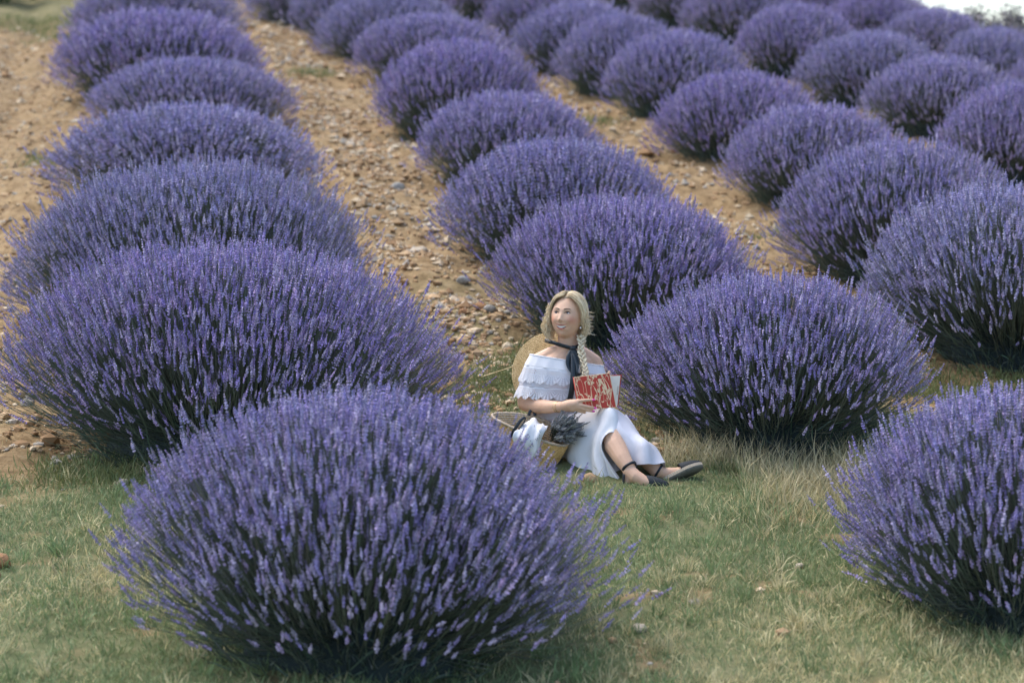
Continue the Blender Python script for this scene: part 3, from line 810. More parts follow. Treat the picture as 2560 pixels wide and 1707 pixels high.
M['lash'] = plain('lash_brown', (.035, .022, .016), .6, .1, 60)
M['brow'] = plain('brow_brown', (.13, .080, .048), .7, .15, 200)
M['tooth'] = plain('tooth_white', (.86, .85, .82), .18, .02, 40)
M['mouth'] = plain('mouth_dark', (.10, .018, .018), .5, .1, 40)
M['nail'] = plain('pink_nail', (.85, .10, .42), .2, .04, 40)

# head frame -----------------------------------------------------
HC = at(590, 292, .02)
HF = Vector((-.40, -.90, .13)).normalized()                 # where the face points
HU = Vector((.07, .10, 1.0)); HU = (HU - HF * HU.dot(HF)).normalized()
HX = HU.cross(-HF).normalized()
if HX.x < 0: HX = -HX                                         # towards her own left (right in the picture)
def head(p): return HC + HX * p[0] + HF * p[1] + HU * p[2]

def G(x, z, x0, z0, sx, sz): return math.exp(-((x - x0) / sx) ** 2 - ((z - z0) / sz) ** 2)
def head_point(th, ph):
    """th from the top, ph round from the face"""
    X = math.sin(th) * math.sin(ph); Y = math.sin(th) * math.cos(ph); Z = math.cos(th)
    x, y, z = X * .0860, Y * (.088 if Y > 0 else .098), Z * (.116 if Z > 0 else .120)
    if z < 0:
        k = min(1, -z / .121); x *= 1 - .20 * k ** 2.1
        if Y < 0: y *= 1 - .55 * k ** 1.3
        else: y *= 1 + .02 * k
    if Y > 0:
        f = min(1, Y * 2.2); ax = abs(x)
        d = .0
        d += .0130 * G(x, z, 0, -.012, .0095, .022) + .0130 * G(x, z, 0, -.024, .0105, .0095)      # nose ridge and tip
        d += .0065 * (G(ax, z, .0125, -.028, .0065, .0065))                                         # nostrils
        d -= .0085 * G(ax, z, .031, .014, .0165, .0105)                                             # eye sockets
        d += .0040 * G(ax, z, .030, .032, .024, .008)                                               # brow
        d += .0070 * G(ax, z, .041, -.026, .020, .018)                                              # cheeks lifted by the smile
        d -= .0035 * G(ax, z, .036, -.052, .008, .014)                                              # smile folds
        d += .0050 * G(x, z, 0, -.0485, .024, .0055) + .0060 * G(x, z, 0, -.071, .019, .0062)       # lips
        d -= .0045 * G(x, z, 0, -.060, .025, .0050)                                                 # open mouth
        d -= .0030 * G(x, z, 0, -.083, .022, .006)
        d += .0085 * G(x, z, 0, -.102, .020, .014)                                                  # chin
        y += d * f
    return x, y, z
def face_y(x, z, lift=0.0):
    """front surface of the face at x, z (numerically)"""
    best, by = 9, .08
    for i in range(60):
        th = math.acos(max(-1, min(1, z / (.115 if z > 0 else .121))))
        ph = -1.35 + 2.7 * i / 59
        p = head_point(th, ph)
        if abs(p[0] - x) < best: best, by = abs(p[0] - x), p[1]
    return by + lift

def build_person():
    P = empty('person', at(500, 1262, .12))
    tag(P, 'smiling blonde woman in a white off shoulder dress sitting on the grass holding a book', 'person')
    inv = Matrix.Translation(-P.location)
    def fin(o):
        o.data.transform(inv); return o
    # ---- body: overlapping volumes fused by a voxel remesh into one skin
    b = MB()
    ya = math.radians(20); SX = Vector((math.cos(ya), math.sin(ya), 0)); FW = Vector((math.sin(ya), -math.cos(ya), 0)); UP = Vector((0, 0, 1))
    def ring(c, hw, hd, n=22, tilt=0.0):
        ax = SX + UP * tilt
        return [c + ax * hw * math.cos(2 * math.pi * k / n) + FW * hd * math.sin(2 * math.pi * k / n) for k in range(n)]
    torso = [(at(500, 1258, .12), .13, .11, 0), (at(500, 1190, .11), .18, .135, 0), (at(510, 1080, .10), .165, .12, 0), (at(525, 930, .09), .132, .098, 0),
             (at(548, 810, .08), .145, .105, 0), (at(566, 710, .07), .160, .112, -.03), (at(580, 630, .06), .165, .098, -.05), (at(586, 575, .06), .150, .078, -.06), (at(592, 535, .06), .092, .066, -.05), (at(596, 500, .055), .061, .060, -.02), (at(597, 440, .045), .055, .056, 0), (at(594, 390, .03), .053, .053, 0)]
    b.loft([ring(c, w, d, 22, t) for c, w, d, t in torso])
    for sgn in (-1, 1):
        b.ball(at(566, 715, .07) + SX * sgn * .073 + FW * .072, (.066, .062, .068))
    b.capsule([at(565, 520, .06), at(470, 556, .045), at(402, 598, .03)], [.040, .044, .050])        # her right shoulder
    b.capsule([at(618, 520, .07), at(705, 556, .10), at(768, 604, .125)], [.040, .044, .049])        # her left shoulder
    b.capsule([at(398, 604, .03), at(338, 735, .03), at(306, 862, .03)], [.051, .048, .043])        # upper arm
    b.capsule([at(306, 882, .03), at(375, 900, -.06), at(470, 908, -.16), at(556, 905, -.235)], [.042, .042, .035, .0255])
    b.capsule([at(774, 610, .125), at(822, 730, .11), at(868, 838, .06)], [.047, .043, .038])
    b.capsule([at(868, 838, .06), at(876, 815, -.05), at(878, 790, -.12)], [.038, .032, .025])
    # right hand: palm behind the book's lower left corner, fingers across the cover
    b.capsule([at(560, 902, -.240), at(600, 896, -.262), at(640, 890, -.272)], [.0255, .030, .027])
    b.capsule([at(585, 912, -.250), at(625, 912, -.268), at(655, 906, -.275)], [.024, .0255, .022])
    for pts, r in (([(645, 874, -.277), (690, 866, -.283), (728, 862, -.282), (760, 861, -.277)], (.0115, .0098, .0090, .0076)),
                   ([(650, 896, -.282), (700, 902, -.287), (740, 910, -.285), (772, 917, -.279)], (.0115, .0100, .0090, .0076)),
                   ([(645, 910, -.281), (690, 922, -.285), (728, 932, -.281), (760, 938, -.272)], (.0110, .0096, .0086, .0074)),
                   ([(636, 922, -.276), (672, 938, -.277), (705, 948, -.270)], (.0100, .0088, .0070)),
                   ([(600, 886, -.258), (640, 872, -.255), (668, 858, -.243)], (.0120, .0105, .0085))):
        b.capsule([at(*p) for p in pts], r, 9)
    # left hand behind the book, thumb over the top edge
    b.capsule([at(878, 790, -.12), at(858, 760, -.15), at(845, 738, -.165)], [.026, .031, .026])
    for pts, r in (([(850, 745, -.165), (862, 705, -.183), (872, 672, -.186)], (.0120, .0105, .0085)),
                   ([(845, 735, -.17), (805, 745, -.185), (775, 752, -.188)], (.0115, .0095, .0075)),
                   ([(850, 760, -.168), (808, 772, -.185), (776, 780, -.188)], (.0115, .0095, .0075)),
                   ([(855, 785, -.162), (815, 797, -.183), (786, 805, -.188)], (.0110, .0090, .0072)),
                   ([(860, 806, -.155), (826, 820, -.178), (802, 827, -.186)], (.0100, .0082, .0068))):
        b.capsule([at(*p) for p in pts], r, 9)
    # legs
    b.capsule([at(480, 1180, .08), at(680, 1082, -.07), at(880, 998, -.215)], [.080, .070, .055])
    b.capsule([at(880, 1000, -.222), at(893, 1085, -.30), at(912, 1180, -.365), at(960, 1265, -.43), at(1006, 1338, -.475)], [.060, .056, .058, .046, .0355])
    b.capsule([at(590, 1190, .14), at(780, 1115, -.0), at(945, 1065, -.11)], [.080, .068, .052])
    b.capsule([at(945, 1068, -.115), at(1032, 1160, -.22), at(1100, 1240, -.31), at(1195, 1350, -.37)], [.052, .052, .049, .036])
    b.capsule([at(1003, 1345, -.475), at(1045, 1388, -.50), at(1120, 1428, -.52), at(1225, 1455, -.53)], [.036, .037, .030, .020])
    b.capsule([at(1003, 1360, -.475), at(992, 1425, -.475)], [.032, .030])
    b.capsule([at(1190, 1348, -.36), at(1245, 1366, -.355), at(1335, 1356, -.352), at(1448, 1322, -.352)], [.035, .034, .027, .018])
    b.capsule([at(1190, 1360, -.36), at(1208, 1402, -.355)], [.031, .027])
    # head
    rings = []
    for i in range(64):
        th = math.pi * (i + .5) / 64
        rings.append([head(head_point(th, 2 * math.pi * k / 96)) for k in range(96)])
    b.loft(rings)
    for sgn in (-1, 1):                                             # ears
        b.ball(head((sgn * .0850, -.006, -.008)), (.010, .017, .030), 12, 8, (HX, HF, HU))
    o = b.build('body', M['skin'], P)
    evaluated(o, [('REMESH', dict(mode='VOXEL', voxel_size=.0039)), ('SMOOTH', dict(factor=.5, iterations=3))])
    me = o.data; me.polygons.foreach_set('use_smooth', [True] * len(me.polygons))
    n = len(me.vertices); co = np.zeros(n * 3, np.float32); me.vertices.foreach_get('co', co); co = co.reshape(-1, 3)
    # skin tone, lips, blush
    base = np.array([.70, .44, .29]); t = np.tile(base, (n, 1))
    d = co - np.array(HC); hx, hy, hz = d @ np.array(HX), d @ np.array(HF), d @ np.array(HU)
    front = (hy > .03) & (np.abs(hx) < .09) & (np.abs(hz) < .135)
    def g(x0, z0, sx, sz, ax=True): return np.exp(-(((np.abs(hx) if ax else hx) - x0) / sx) ** 2 - ((hz - z0) / sz) ** 2) * front
    def blend(w, c):
        nonlocal t
        t = t * (1 - w[:, None]) + np.array(c) * w[:, None]
    blend(np.clip(g(.056, -.022, .020, .022) * .62, 0, 1), (.64, .22, .13))
    lip = front * (np.abs(hx) < .0365)
    curve = -.0605 + 9.5 * hx ** 2
    up = lip * sstep(.0052, .0068, hz - curve) * (1 - sstep(.0105, .0135, hz - curve + np.abs(hx) * .12))
    lo = lip * sstep(.0062, .0080, curve - hz) * (1 - sstep(.0150, .0185, curve - hz + np.abs(hx) * .28))
    blend(np.clip(up + lo, 0, 1) * .85, (.52, .135, .14))
    blend(np.clip(g(.031, .021, .016, .007) * .45, 0, 1), (.34, .20, .15))
    a = me.color_attributes.new('tint', 'FLOAT_COLOR', 'POINT'); c = np.ones((n, 4), np.float32); c[:, :3] = t; a.data.foreach_set('color', c.ravel())
    fin(o)
    # ---- eyes, brows, teeth
    for sgn in (-1, 1):
        ex, ez = sgn * .031, .0135; y = face_y(ex, ez)
        m = MB(); m.ball(head((ex, y - .0085, ez)), (.0135, .0115, .0080), 16, 10, (HX, HF, HU)); eye = fin(m.build('eye', M['eye_white'], P))
        m = MB(); m.ball(head((ex - .0035, y + .0012, ez + .001)), (.0062, .0030, .0062), 12, 8, (HX, HF, HU)); i_ = m.build('iris', M['iris'], eye); i_.data.transform(inv)
        m = MB(); pts = []
        for k in range(9):
            q = -1 + k / 4; xx = ex + q * .0155; zz = ez + .0068 * (1 - q * q) + sgn * q * .0012
            pts.append(head((xx, face_y(xx, zz) + .0022, zz)))
        m.tube(pts, [.0008, .0016, .0020, .0022, .0023, .0022, .0020, .0016, .0008], 6); fin(m.build('eyelash', M['lash'], P))
        m = MB(); pts = []
        for k in range(9):
            q = k / 8; xx = sgn * (.013 + .036 * q); zz = .0325 + .0065 * math.sin(q * 2.5) - .002 * q
            pts.append(head((xx, face_y(xx, zz) + .0012, zz)))
        m.tube(pts, [.0020, .0027, .0028, .0027, .0025, .0022, .0018, .0013, .0007], 6); fin(m.build('eyebrow', M['brow'], P))
    m = MB(); rows = []
    for zz in (-.0035, .0035):
        rows.append([(x := -.0285 + .057 * k / 12, zz) for k in range(13)])
    cz = lambda x: -.0605 + 9.5 * x * x
    top = [head((x, face_y(x, -.0595) + .0030, cz(x) + .0062 * (1 - .35 * (x / .0300) ** 2))) for x, _ in rows[0]]
    bot = [head((x, face_y(x, -.0595) + .0030, cz(x) - .0062 * (1 - (x / .0300) ** 2))) for x, _ in rows[0]]
    back = [p - HF * .006 for p in top]; back2 = [p - HF * .006 for p in bot]
    m.loft([top, bot, back2, back], False, False); fin(m.build('teeth', M['tooth'], P))
    m = MB(); q = []
    for k in range(17):
        x = -.0345 + .069 * k / 16; w = .0086 * (1 - (x / .0355) ** 2) ** .5
        q.append((x, w))
    t1 = [head((x, face_y(x, -.0595) + .0012, cz(x) + w * .75)) for x, w in q]; t2 = [head((x, face_y(x, -.0595) + .0012, cz(x) - w)) for x, w in q]
    m.loft([t1, t2, [p - HF * .006 for p in t2], [p - HF * .006 for p in t1]], False, False); fin(m.build('mouth', M['mouth'], P))
    # ---- nails, bracelet, earring
    for p, dr in (((764, 860, -.281), (1, 0, 0)), ((776, 917, -.283), (1, 0, -.2)), ((764, 938, -.277), (1, 0, -.2))):
        d_ = Vector(dr).normalized(); s_ = Vector((0, -1, 0)); m = MB(); m.ball(at(*p) + s_ * .0035, (.0085, .0035, .0056), 10, 7, (d_, s_, d_.cross(s_))); fin(m.build('fingernail', M['nail'], P))
    for off, r in ((0, .0305), (14, .030)):
        c = at(518 + off, 908, -.200 - off * .0009); ax = (at(556, 905, -.235) - at(470, 908, -.16)).normalized(); u = ax.cross(Vector((0, 0, 1))).normalized(); v = ax.cross(u)
        m = MB(); pts = [c + (u * math.cos(k * .2618) + v * math.sin(k * .2618)) * r for k in range(25)]; m.tube(pts, .0013, 6, False); fin(m.build('bracelet', M['gold'], P))
    e0 = head((.083, .004, -.036)); m = MB(); m.tube([e0, e0 + Vector((0, -.002, -.014))], .0010, 6)
    er = fin(m.build('earring', M['gold'], P)); m = MB(); m.ball(e0 + Vector((0, -.003, -.021)), .0062); pe = m.build('pearl', M['pearl'], er); pe.data.transform(inv)
    # ---- dress: bodice, ruffles, skirt
    m = MB()
    bod = [(at(580, 625, .06), .178, .112, -.04), (at(566, 700, .07), .176, .150, -.03), (at(560, 760, .075), .168, .150, 0), (at(548, 820, .08), .158, .120, 0), (at(530, 880, .085), .148, .112, 0), (at(518, 945, .09), .152, .118, 0), (at(505, 1030, .10), .180, .135, 0), (at(500, 1120, .11), .205, .150, 0), (at(498, 1200, .12), .225, .165, 0), (at(498, 1250, .125), .235, .175, 0)]
    nr = 96; rings = []
    for i in range(60):
        f = i / 59 * (len(bod) - 1); k = min(int(f), len(bod) - 2); q = f - k; q = q * q * (3 - 2 * q)
        c = bod[k][0].lerp(bod[k + 1][0], f - k); w = bod[k][1] * (1 - q) + bod[k + 1][1] * q; dd = bod[k][2] * (1 - q) + bod[k + 1][2] * q; tl = bod[k][3] * (1 - q) + bod[k + 1][3] * q
        rg = []
        for j in range(nr):
            a_ = 2 * math.pi * j / nr; pl = 1 + .012 * math.sin(a_ * 23 + 2 * math.sin(f * 1.7)) * min(1, abs(f - 4.5) / 2 + .35)
            rg.append(c + (SX + UP * tl) * w * pl * math.cos(a_) + FW * dd * pl * math.sin(a_))
        rings.append(rg)
    m.loft(rings, True, False); fin(m.build('bodice', M['cotton'], P))
    def ruffle(name, spec, mat, scall, nsc, wave, ph, nv=22, nu=288, v0=0.0):
        V, UV = [], []; kk = len(spec) - 1
        for i in range(nv):
            f = i / (nv - 1) * kk; k = min(int(f), kk - 1); q = f - k
            c = spec[k][0].lerp(spec[k + 1][0], q); w = spec[k][1] * (1 - q) + spec[k + 1][1] * q; dd = spec[k][2] * (1 - q) + spec[k + 1][2] * q; tl = spec[k][3] * (1 - q) + spec[k + 1][3] * q
            vv = i / (nv - 1)
            for j in range(nu + 1):
                a_ = 2 * math.pi * j / nu
                pl = 1 + wave * (.25 + .75 * vv) * (math.sin(a_ * 17 + ph) * .6 + math.sin(a_ * 11 + 2 * ph) * .5 + math.sin(a_ * 31 + ph * 3) * .25 * (1 - vv))
                sc = -abs(math.sin(a_ * nsc / 2)) ** .7 * scall * vv ** 3 + scall * .6 * vv ** 3
                V.append(c + (SX + UP * tl) * w * pl * math.cos(a_) + FW * dd * pl * math.sin(a_) + UP * sc)
                UV.append((a_ / (2 * math.pi) * nsc + .0, v0 + (1 - v0) * vv))
        F = [(i * (nu + 1) + j, i * (nu + 1) + j + 1, (i + 1) * (nu + 1) + j + 1, (i + 1) * (nu + 1) + j) for i in range(nv - 1) for j in range(nu)]
        return fin(cloth_obj(name, V, F, mat, P, .0018, 0, UV))
    n0 = (at(590, 588, .06), .208, .112, -.175); n1 = (at(583, 655, .062), .232, .142, -.14)
    ruffle('neck_ruffle', [n0, n1], M['cotton'], 0, 24, .018, .4, 14)
    ruffle('lace_ruffle', [n1, (at(575, 705, .065), .243, .158, -.10), (at(570, 745, .065), .252, .168, -.08)], M['lace'], .020, 22, .022, .4)
    ruffle('sleeve_ruffle', [(at(580, 690, .065), .236, .150, -.10), (at(568, 770, .068), .248, .158, -.06)], M['sheer'], 0, 22, .02, 1.7, 12)
    ruffle('lace_ruffle', [(at(568, 768, .068), .248, .158, -.06), (at(560, 805, .07), .258, .166, -.04), (at(556, 835, .07), .266, .172, -.03)], M['lace'], .022, 22, .026, 1.7)
    m = MB()                                                          # gathered edge along the neckline
    pts = []
    for j in range(97):
        a_ = 2 * math.pi * j / 96; pts.append(n0[0] + (SX + UP * n0[3]) * n0[1] * math.cos(a_) * (1 + .008 * math.sin(a_ * 40)) + FW * n0[2] * math.sin(a_) * (1 + .012 * math.sin(a_ * 40)))
    m.tube(pts, .0042, 6, False); fin(m.build('neckline', M['cotton'], P))
    A = lambda rows: [[at(*p) for p in r] for r in rows]
    front = A([
        [(400, 985, .20), (500, 955, .15), (620, 938, .06), (740, 925, -.05), (830, 915, -.13), (905, 932, -.19), (938, 980, -.19)],
        [(400, 1030, -.02), (500, 1000, -.05), (620, 962, -.11), (740, 940, -.185), (830, 922, -.255), (890, 930, -.295), (934, 985, -.29)],
        [(420, 1130, -.06), (520, 1110, -.11), (640, 1075, -.19), (750, 1040, -.255), (820, 1020, -.31), (878, 1034, -.345), (930, 1072, -.345)],
        [(450, 1205, -.05), (540, 1195, -.12), (650, 1175, -.20), (735, 1150, -.275), (784, 1130, -.335), (822, 1106, -.372), (866, 1086, -.385)],
        [(490, 1255, -.04), (560, 1255, -.12), (650, 1258, -.21), (735, 1248, -.29), (780, 1225, -.345), (802, 1188, -.38), (822, 1142, -.396)],
        [(525, 1290, -.03), (590, 1305, -.13), (670, 1333, -.24), (760, 1350, -.325), (820, 1335, -.38), (842, 1300, -.392), (836, 1235, -.396)],
        [(540, 1312, -.05), (600, 1350, -.16), (668, 1385, -.27), (760, 1418, -.35), (850, 1437, -.405), (925, 1440, -.415), (962, 1425, -.412)]])
    def fold(u, v):
        return .021 * v * math.sin(u * 19 + 3 * v) + .012 * math.sin(u * 9 - 5 * v + 1) * (1 - v) + .007 * v * v * math.sin(u * 41 + 7 * v) + .006 * math.sin((u * 1.4 + v * 2.2) * 8) * v
    fe = lambda u, v: fold(u, v) * (1 - float(sstep(.86, 1, u)))
    V, F = patch(front, 72, 72, fe); fin(cloth_obj('skirt', V, F, M['cotton'], P, .002))
    side = A([
        [(872, 985, -.275), (902, 932, -.245), (940, 932, -.15), (990, 968, -.05), (1010, 1040, .03)],
        [(915, 1080, -.345), (950, 1030, -.335), (1003, 1018, -.25), (1052, 1052, -.11), (1075, 1130, -.0)],
        [(972, 1150, -.378), (1012, 1112, -.385), (1062, 1098, -.31), (1112, 1140, -.17), (1125, 1220, -.05)],
        [(1000, 1225, -.402), (1055, 1195, -.418), (1124, 1165, -.40), (1198, 1200, -.28), (1205, 1280, -.11)],
        [(1004, 1298, -.405), (1062, 1306, -.428), (1152, 1302, -.455), (1246, 1290, -.38), (1256, 1345, -.19)]])
    V, F = patch(side, 48, 56, lambda u, v: .008 * v * math.sin(u * 15 + 2 * v) + .005 * math.sin(u * 7 + v * 6)); fin(cloth_obj('skirt_side', V, F, M['sheer'], P, .0016))
    lin = A([
        [(760, 1180, -.15), (860, 1150, -.18), (960, 1150, -.16), (1040, 1180, -.12)],
        [(800, 1330, -.24), (880, 1330, -.27), (960, 1330, -.27), (1060, 1330, -.24)],
        [(840, 1425, -.33), (900, 1440, -.385), (950, 1436, -.395), (1000, 1420, -.36)]])
    V, F = patch(lin, 28, 24, lambda u, v: .012 * math.sin(u * 14 + 3 * v)); fin(cloth_obj('underskirt', V, F, M['cotton'], P, .0016))
    # ---- shoes
    def shoe(heel, toe, up, lab):
        o_, t_ = at(*heel), at(*toe); L = (t_ - o_).length; ax = (t_ - o_).normalized(); upv = Vector(up); upv = (upv - ax * upv.dot(ax)).normalized(); sd = ax.cross(upv)
        s0 = MB(); outl = []
        for k in range(56):
            a_ = 2 * math.pi * k / 56; x = .5 - .5 * math.cos(a_)
            w = .040 * (math.sin(math.pi * min(1, max(0, x * .97 + .02))) ** .42) * (.82 + .26 * x - .10 * math.exp(-((x - .42) / .16) ** 2))
            outl.append((x, w * (1 if math.sin(a_) >= 0 else -1)))
        def sol(h, grow): return [o_ + ax * (x * L) + sd * y * grow + upv * h + ax * (x - .5) * (grow - 1) * L * .25 for x, y in outl]
        s0.loft([sol(-.002, .97), sol(.004, 1.0), sol(.006, 1.0)])
        sole = fin(s0.build('sole', M['rubber'], P))
        s1 = MB()
        for r in range(3):
            h = .0085 + r * .0062; pts = []
            base = [o_ + ax * (x * L) + sd * y * 1.0 + upv * h for x, y in outl]
            n = len(base) * 4
            for k in range(n + 1):
                q = (k / n) * len(base); i = int(q) % len(base); f = q - int(q); p = base[i].lerp(base[(i + 1) % len(base)], f)
                pts.append(p)
            s1.tube(pts, [.0036 * (1 + .16 * math.sin(k * 1.9 + r)) for k in range(len(pts))], 6, False)
        s1.loft([sol(.006, .97), sol(.022, .97)]); rope = s1.build('rope_edge', M['rope'], sole); rope.data.transform(inv)
        u0 = MB(); rings = []
        for i in range(14):                                              # toe cap
            x = .56 + .435 * i / 13; w = .039 * (math.sin(math.pi * min(.995, x * .97 + .02)) ** .42) * (.82 + .26 * x)
            hh = .052 * (1 - ((x - .50) / .52) ** 2 * .72)
            if i == 13: hh *= .5
            rings.append([o_ + ax * (x * L - .012 * (1 - abs(math.cos(math.pi * k / 14))) * (i == 0)) + sd * w * math.cos(math.pi * k / 14) + upv * (.020 + max(.004, hh) * math.sin(math.pi * k / 14) ** .8) for k in range(15)])
        u0.loft(rings, False, False)
        up_ = u0.build('upper', M['black'], P); evaluated(up_, [('SOLIDIFY', dict(thickness=.003, offset=1))]); fin(up_)
        h0 = MB(); rings = []
        for i in range(6):                                               # heel counter
            h = .020 + .012 * i; g_ = 1 - .07 * i
            rings.append([o_ + ax * (.10 * L - .098 * L * math.cos(a2 := -1.25 + 2.5 * k / 12) * (1 - .03 * i)) + sd * .036 * g_ * math.sin(a2) + upv * h for k in range(13)])
        h0.loft(rings, False, False); hc = h0.build('heel_counter', M['black'], P); evaluated(hc, [('SOLIDIFY', dict(thickness=.003, offset=1))]); fin(hc)
        return o_, ax, upv, sd
    shoe((958, 1466, -.475), (1272, 1482, -.53), (.05, -.12, 1), 'right')
    shoe((1216, 1452, -.385), (1508, 1318, -.375), (-.42, .62, .62), 'left')
    def strap(c, axis, r, w, wob):
        u = axis.cross(Vector((0, 1, 0))).normalized(); v = axis.cross(u); m = MB(); rg = []
        for k in range(33):
            a_ = 2 * math.pi * k / 32; p = c + (u * math.cos(a_) + v * math.sin(a_)) * r + axis * wob * math.sin(a_)
            nrm = (u * math.cos(a_) + v * math.sin(a_))
            rg.append([p - axis * w / 2, p + axis * w / 2, p + axis * w / 2 + nrm * .003, p - axis * w / 2 + nrm * .003])
        m.loft(rg, True, False); return fin(m.build('ankle_strap', M['strap'], P))
    ax1 = (at(1006, 1338, -.475) - at(960, 1265, -.43)).normalized()
    strap(at(1003, 1318, -.468), ax1, .0395, .010, .006); strap(at(1010, 1333, -.474), ax1, .0385, .009, -.004)
    m = MB(); m.tube([at(968, 1345, -.475), at(968, 1385, -.48), at(972, 1425, -.482)], [.006, .008, .010], 8, True, (1, 1, 1), .5); fin(m.build('heel_strap', M['strap'], P))
    ax2 = (at(1262, 1382, -.375) - at(1150, 1310, -.35)).normalized()
    strap(at(1203, 1352, -.371), ax2, .0390, .012, .004)
    # ---- hair
    rng = random.Random(4); h = MB()
    AX, AY, AZ = .097, .110, .131
    def ell(sgn, ph, yy, lift=1.0):
        r_ = math.sqrt(max(0, 1 - yy * yy)); return (sgn * AX * lift * math.sin(ph) * r_ + .004, AY * lift * yy - .004, AZ * lift * math.cos(ph) * r_)
    blonde = [(.89, .72, .44), (.94, .81, .55), (.78, .59, .34), (.96, .86, .63), (.60, .43, .24), (.91, .75, .48)]
    def strand(pts, r, c, n=5):
        k = len(pts); rad = [r * (.55 + .45 * math.sin(math.pi * min(1, (i + .6) / k))) for i in range(k)]; rad[-1] = r * .25
        h.tube(pts, rad, n, True, c, .55)
    part = .012
    cap = []
    for i in range(18):                                                # scalp under the strands
        th = .02 + 1.95 * i / 17; rg = []
        for k in range(40):
            ph = 2 * math.pi * k / 40; Y = math.sin(th) * math.cos(ph)
            x, y, z = math.sin(th) * math.sin(ph) * .0905, Y * .100, math.cos(th) * .1195
            lim = .052 - .9 * abs(x) ** 1.35
            if y > lim and z < .098: y = lim - .006
            rg.append(head((x, y - .004, z)))
        cap.append(rg)
    h.loft(cap, True, True, (.46, .34, .20))
    for i in range(900):
        sgn = -1 if rng.random() < .47 else 1
        t_ = rng.random(); y0 = .60 - 1.45 * t_                            # along the parting, front to back
        lift = 1.0 + rng.uniform(-.02, .075); c = rng.choice(blonde); q = rng.uniform(.8, 1.15); c = tuple(v * q for v in c)
        dk = (.34, .25, .14)
        pts = []
        ph0 = .12 * sgn * 0 + .10; phe = rng.uniform(1.5, 1.9); ye = (.33 if sgn < 0 else .26) - 1.15 * t_ + rng.uniform(-.06, .06)
        nseg = 11
        for k in range(nseg):
            f = k / (nseg - 1); ph = ph0 + (phe - ph0) * f; sweep = f ** 1.35
            yy = y0 * (1 - sweep) + ye * sweep
            if t_ < .25: yy += .08 * math.sin(math.pi * f) * (1 - t_ * 4)
            l_ = lift + .06 * math.sin(math.pi * min(1, f * 1.1)) + .012 * math.sin(f * 9 + i)
            pts.append(head(ell(sgn, ph, max(-.95, min(.95, yy)), l_)))
        if sgn < 0 and t_ < .55:                                        # loose waves at her right cheek
            L_ = rng.uniform(.035, .115); ph_ = rng.uniform(0, 6); e = pts[-1]; fr = rng.uniform(-.2, 1)
            for k in range(1, 9):
                f = k / 8; pts.append(e + HU * -L_ * f + HX * (-.011 * (math.sin(f * 7 + ph_) - math.sin(ph_)) + .020 * f * f - .024 * math.sin(f * 3)) + HF * (.014 * fr * f + .009 * (math.cos(f * 6.5 + ph_) - math.cos(ph_))))
        elif sgn > 0 and t_ < .6:                                       # swept back, gathered over her left shoulder
            e = pts[-1]; g_ = at(690 + rng.uniform(-14, 18), 425 + rng.uniform(-10, 22), .005 + rng.uniform(-.02, .02))
            bow = rng.uniform(.004, .024)
            for k in range(1, 7):
                f = k / 6; pts.append(e.lerp(g_, f) + HX * bow * math.sin(math.pi * f) + HF * .004 * math.sin(f * 6 + i))
        else:
            e = pts[-1]; g_ = at(660 + rng.uniform(-40, 30), 430 + rng.uniform(-20, 15), .06 + rng.uniform(-.02, .03))
            for k in range(1, 6):
                f = k / 5; pts.append(e.lerp(g_, f) - HF * .008 * math.sin(math.pi * f))
        wa = rng.uniform(.0015, .0060); wp = rng.uniform(0, 6); wf = rng.uniform(7, 15)
        pts = [p + (HX * math.sin(k / len(pts) * wf + wp) + HF * math.cos(k / len(pts) * wf * .8 + wp)) * wa * min(1, k / 4) for k, p in enumerate(pts)]
        strand(pts, rng.uniform(.0010, .0024), c)
    for i in range(80):                                                # flyaway flicks by the ear and neck
        s_ = at(716 + rng.uniform(-25, 22), 250 + rng.uniform(0, 160), -.01 + rng.uniform(-.04, .03)); a_ = rng.uniform(-.8, .9); L_ = rng.uniform(.03, .075)
        strand([s_ + Vector((math.cos(a_) * .4 + .2 * f, rng.uniform(-.1, .1), -.8 * f + f * f * .7)) * L_ * f for f in (0, .2, .4, .6, .8, 1)], .0014, rng.choice(blonde), 4)
    for i in range(90):                                                # curls standing off at her right
        s_ = head((-.092 + rng.uniform(-.008, .01), .035 + rng.uniform(-.03, .02), rng.uniform(-.09, .07))); ph_ = rng.uniform(0, 6); L_ = rng.uniform(.03, .08)
        strand([s_ + HU * (-L_ * f) + HX * (-.011 * math.sin(f * 4 + .3) - .005 * math.sin(f * 9 + ph_)) + HF * .007 * math.cos(f * 8 + ph_) for f in (0, .14, .28, .42, .56, .7, .85, 1)], .0019, rng.choice(blonde), 4)
    path = [at(682, 418, -.005), at(688, 460, -.03), at(682, 510, -.05), at(692, 565, -.075), at(706, 620, -.105), at(712, 665, -.125), at(704, 705, -.14), at(694, 728, -.145)]
    for st in range(3):                                                # three plaited locks
        for q in range(9):
            pts = []; jt = rng.uniform(-.25, .25); jr = rng.uniform(.7, 1.5)
            for k in range(57):
                f = k / 56; p = catmull(path, f); w = (.0128 * (1 - .40 * f)) * (1 + .18 * math.sin(f * 19)); a_ = f * 26 + st * 2.094 + jt
                off = Vector((math.sin(a_), .35 * math.sin(2 * a_) - .3, 0)) * w * 1.25
                rr = q * .698; pts.append(p + off + Vector((math.cos(rr), math.sin(rr), 0)) * w * .34 * jr)
            c = tuple(v * .84 for v in rng.choice(blonde)); h.tube(pts, [.0032 * (1 - .5 * k / 56) for k in range(57)], 5, True, c)
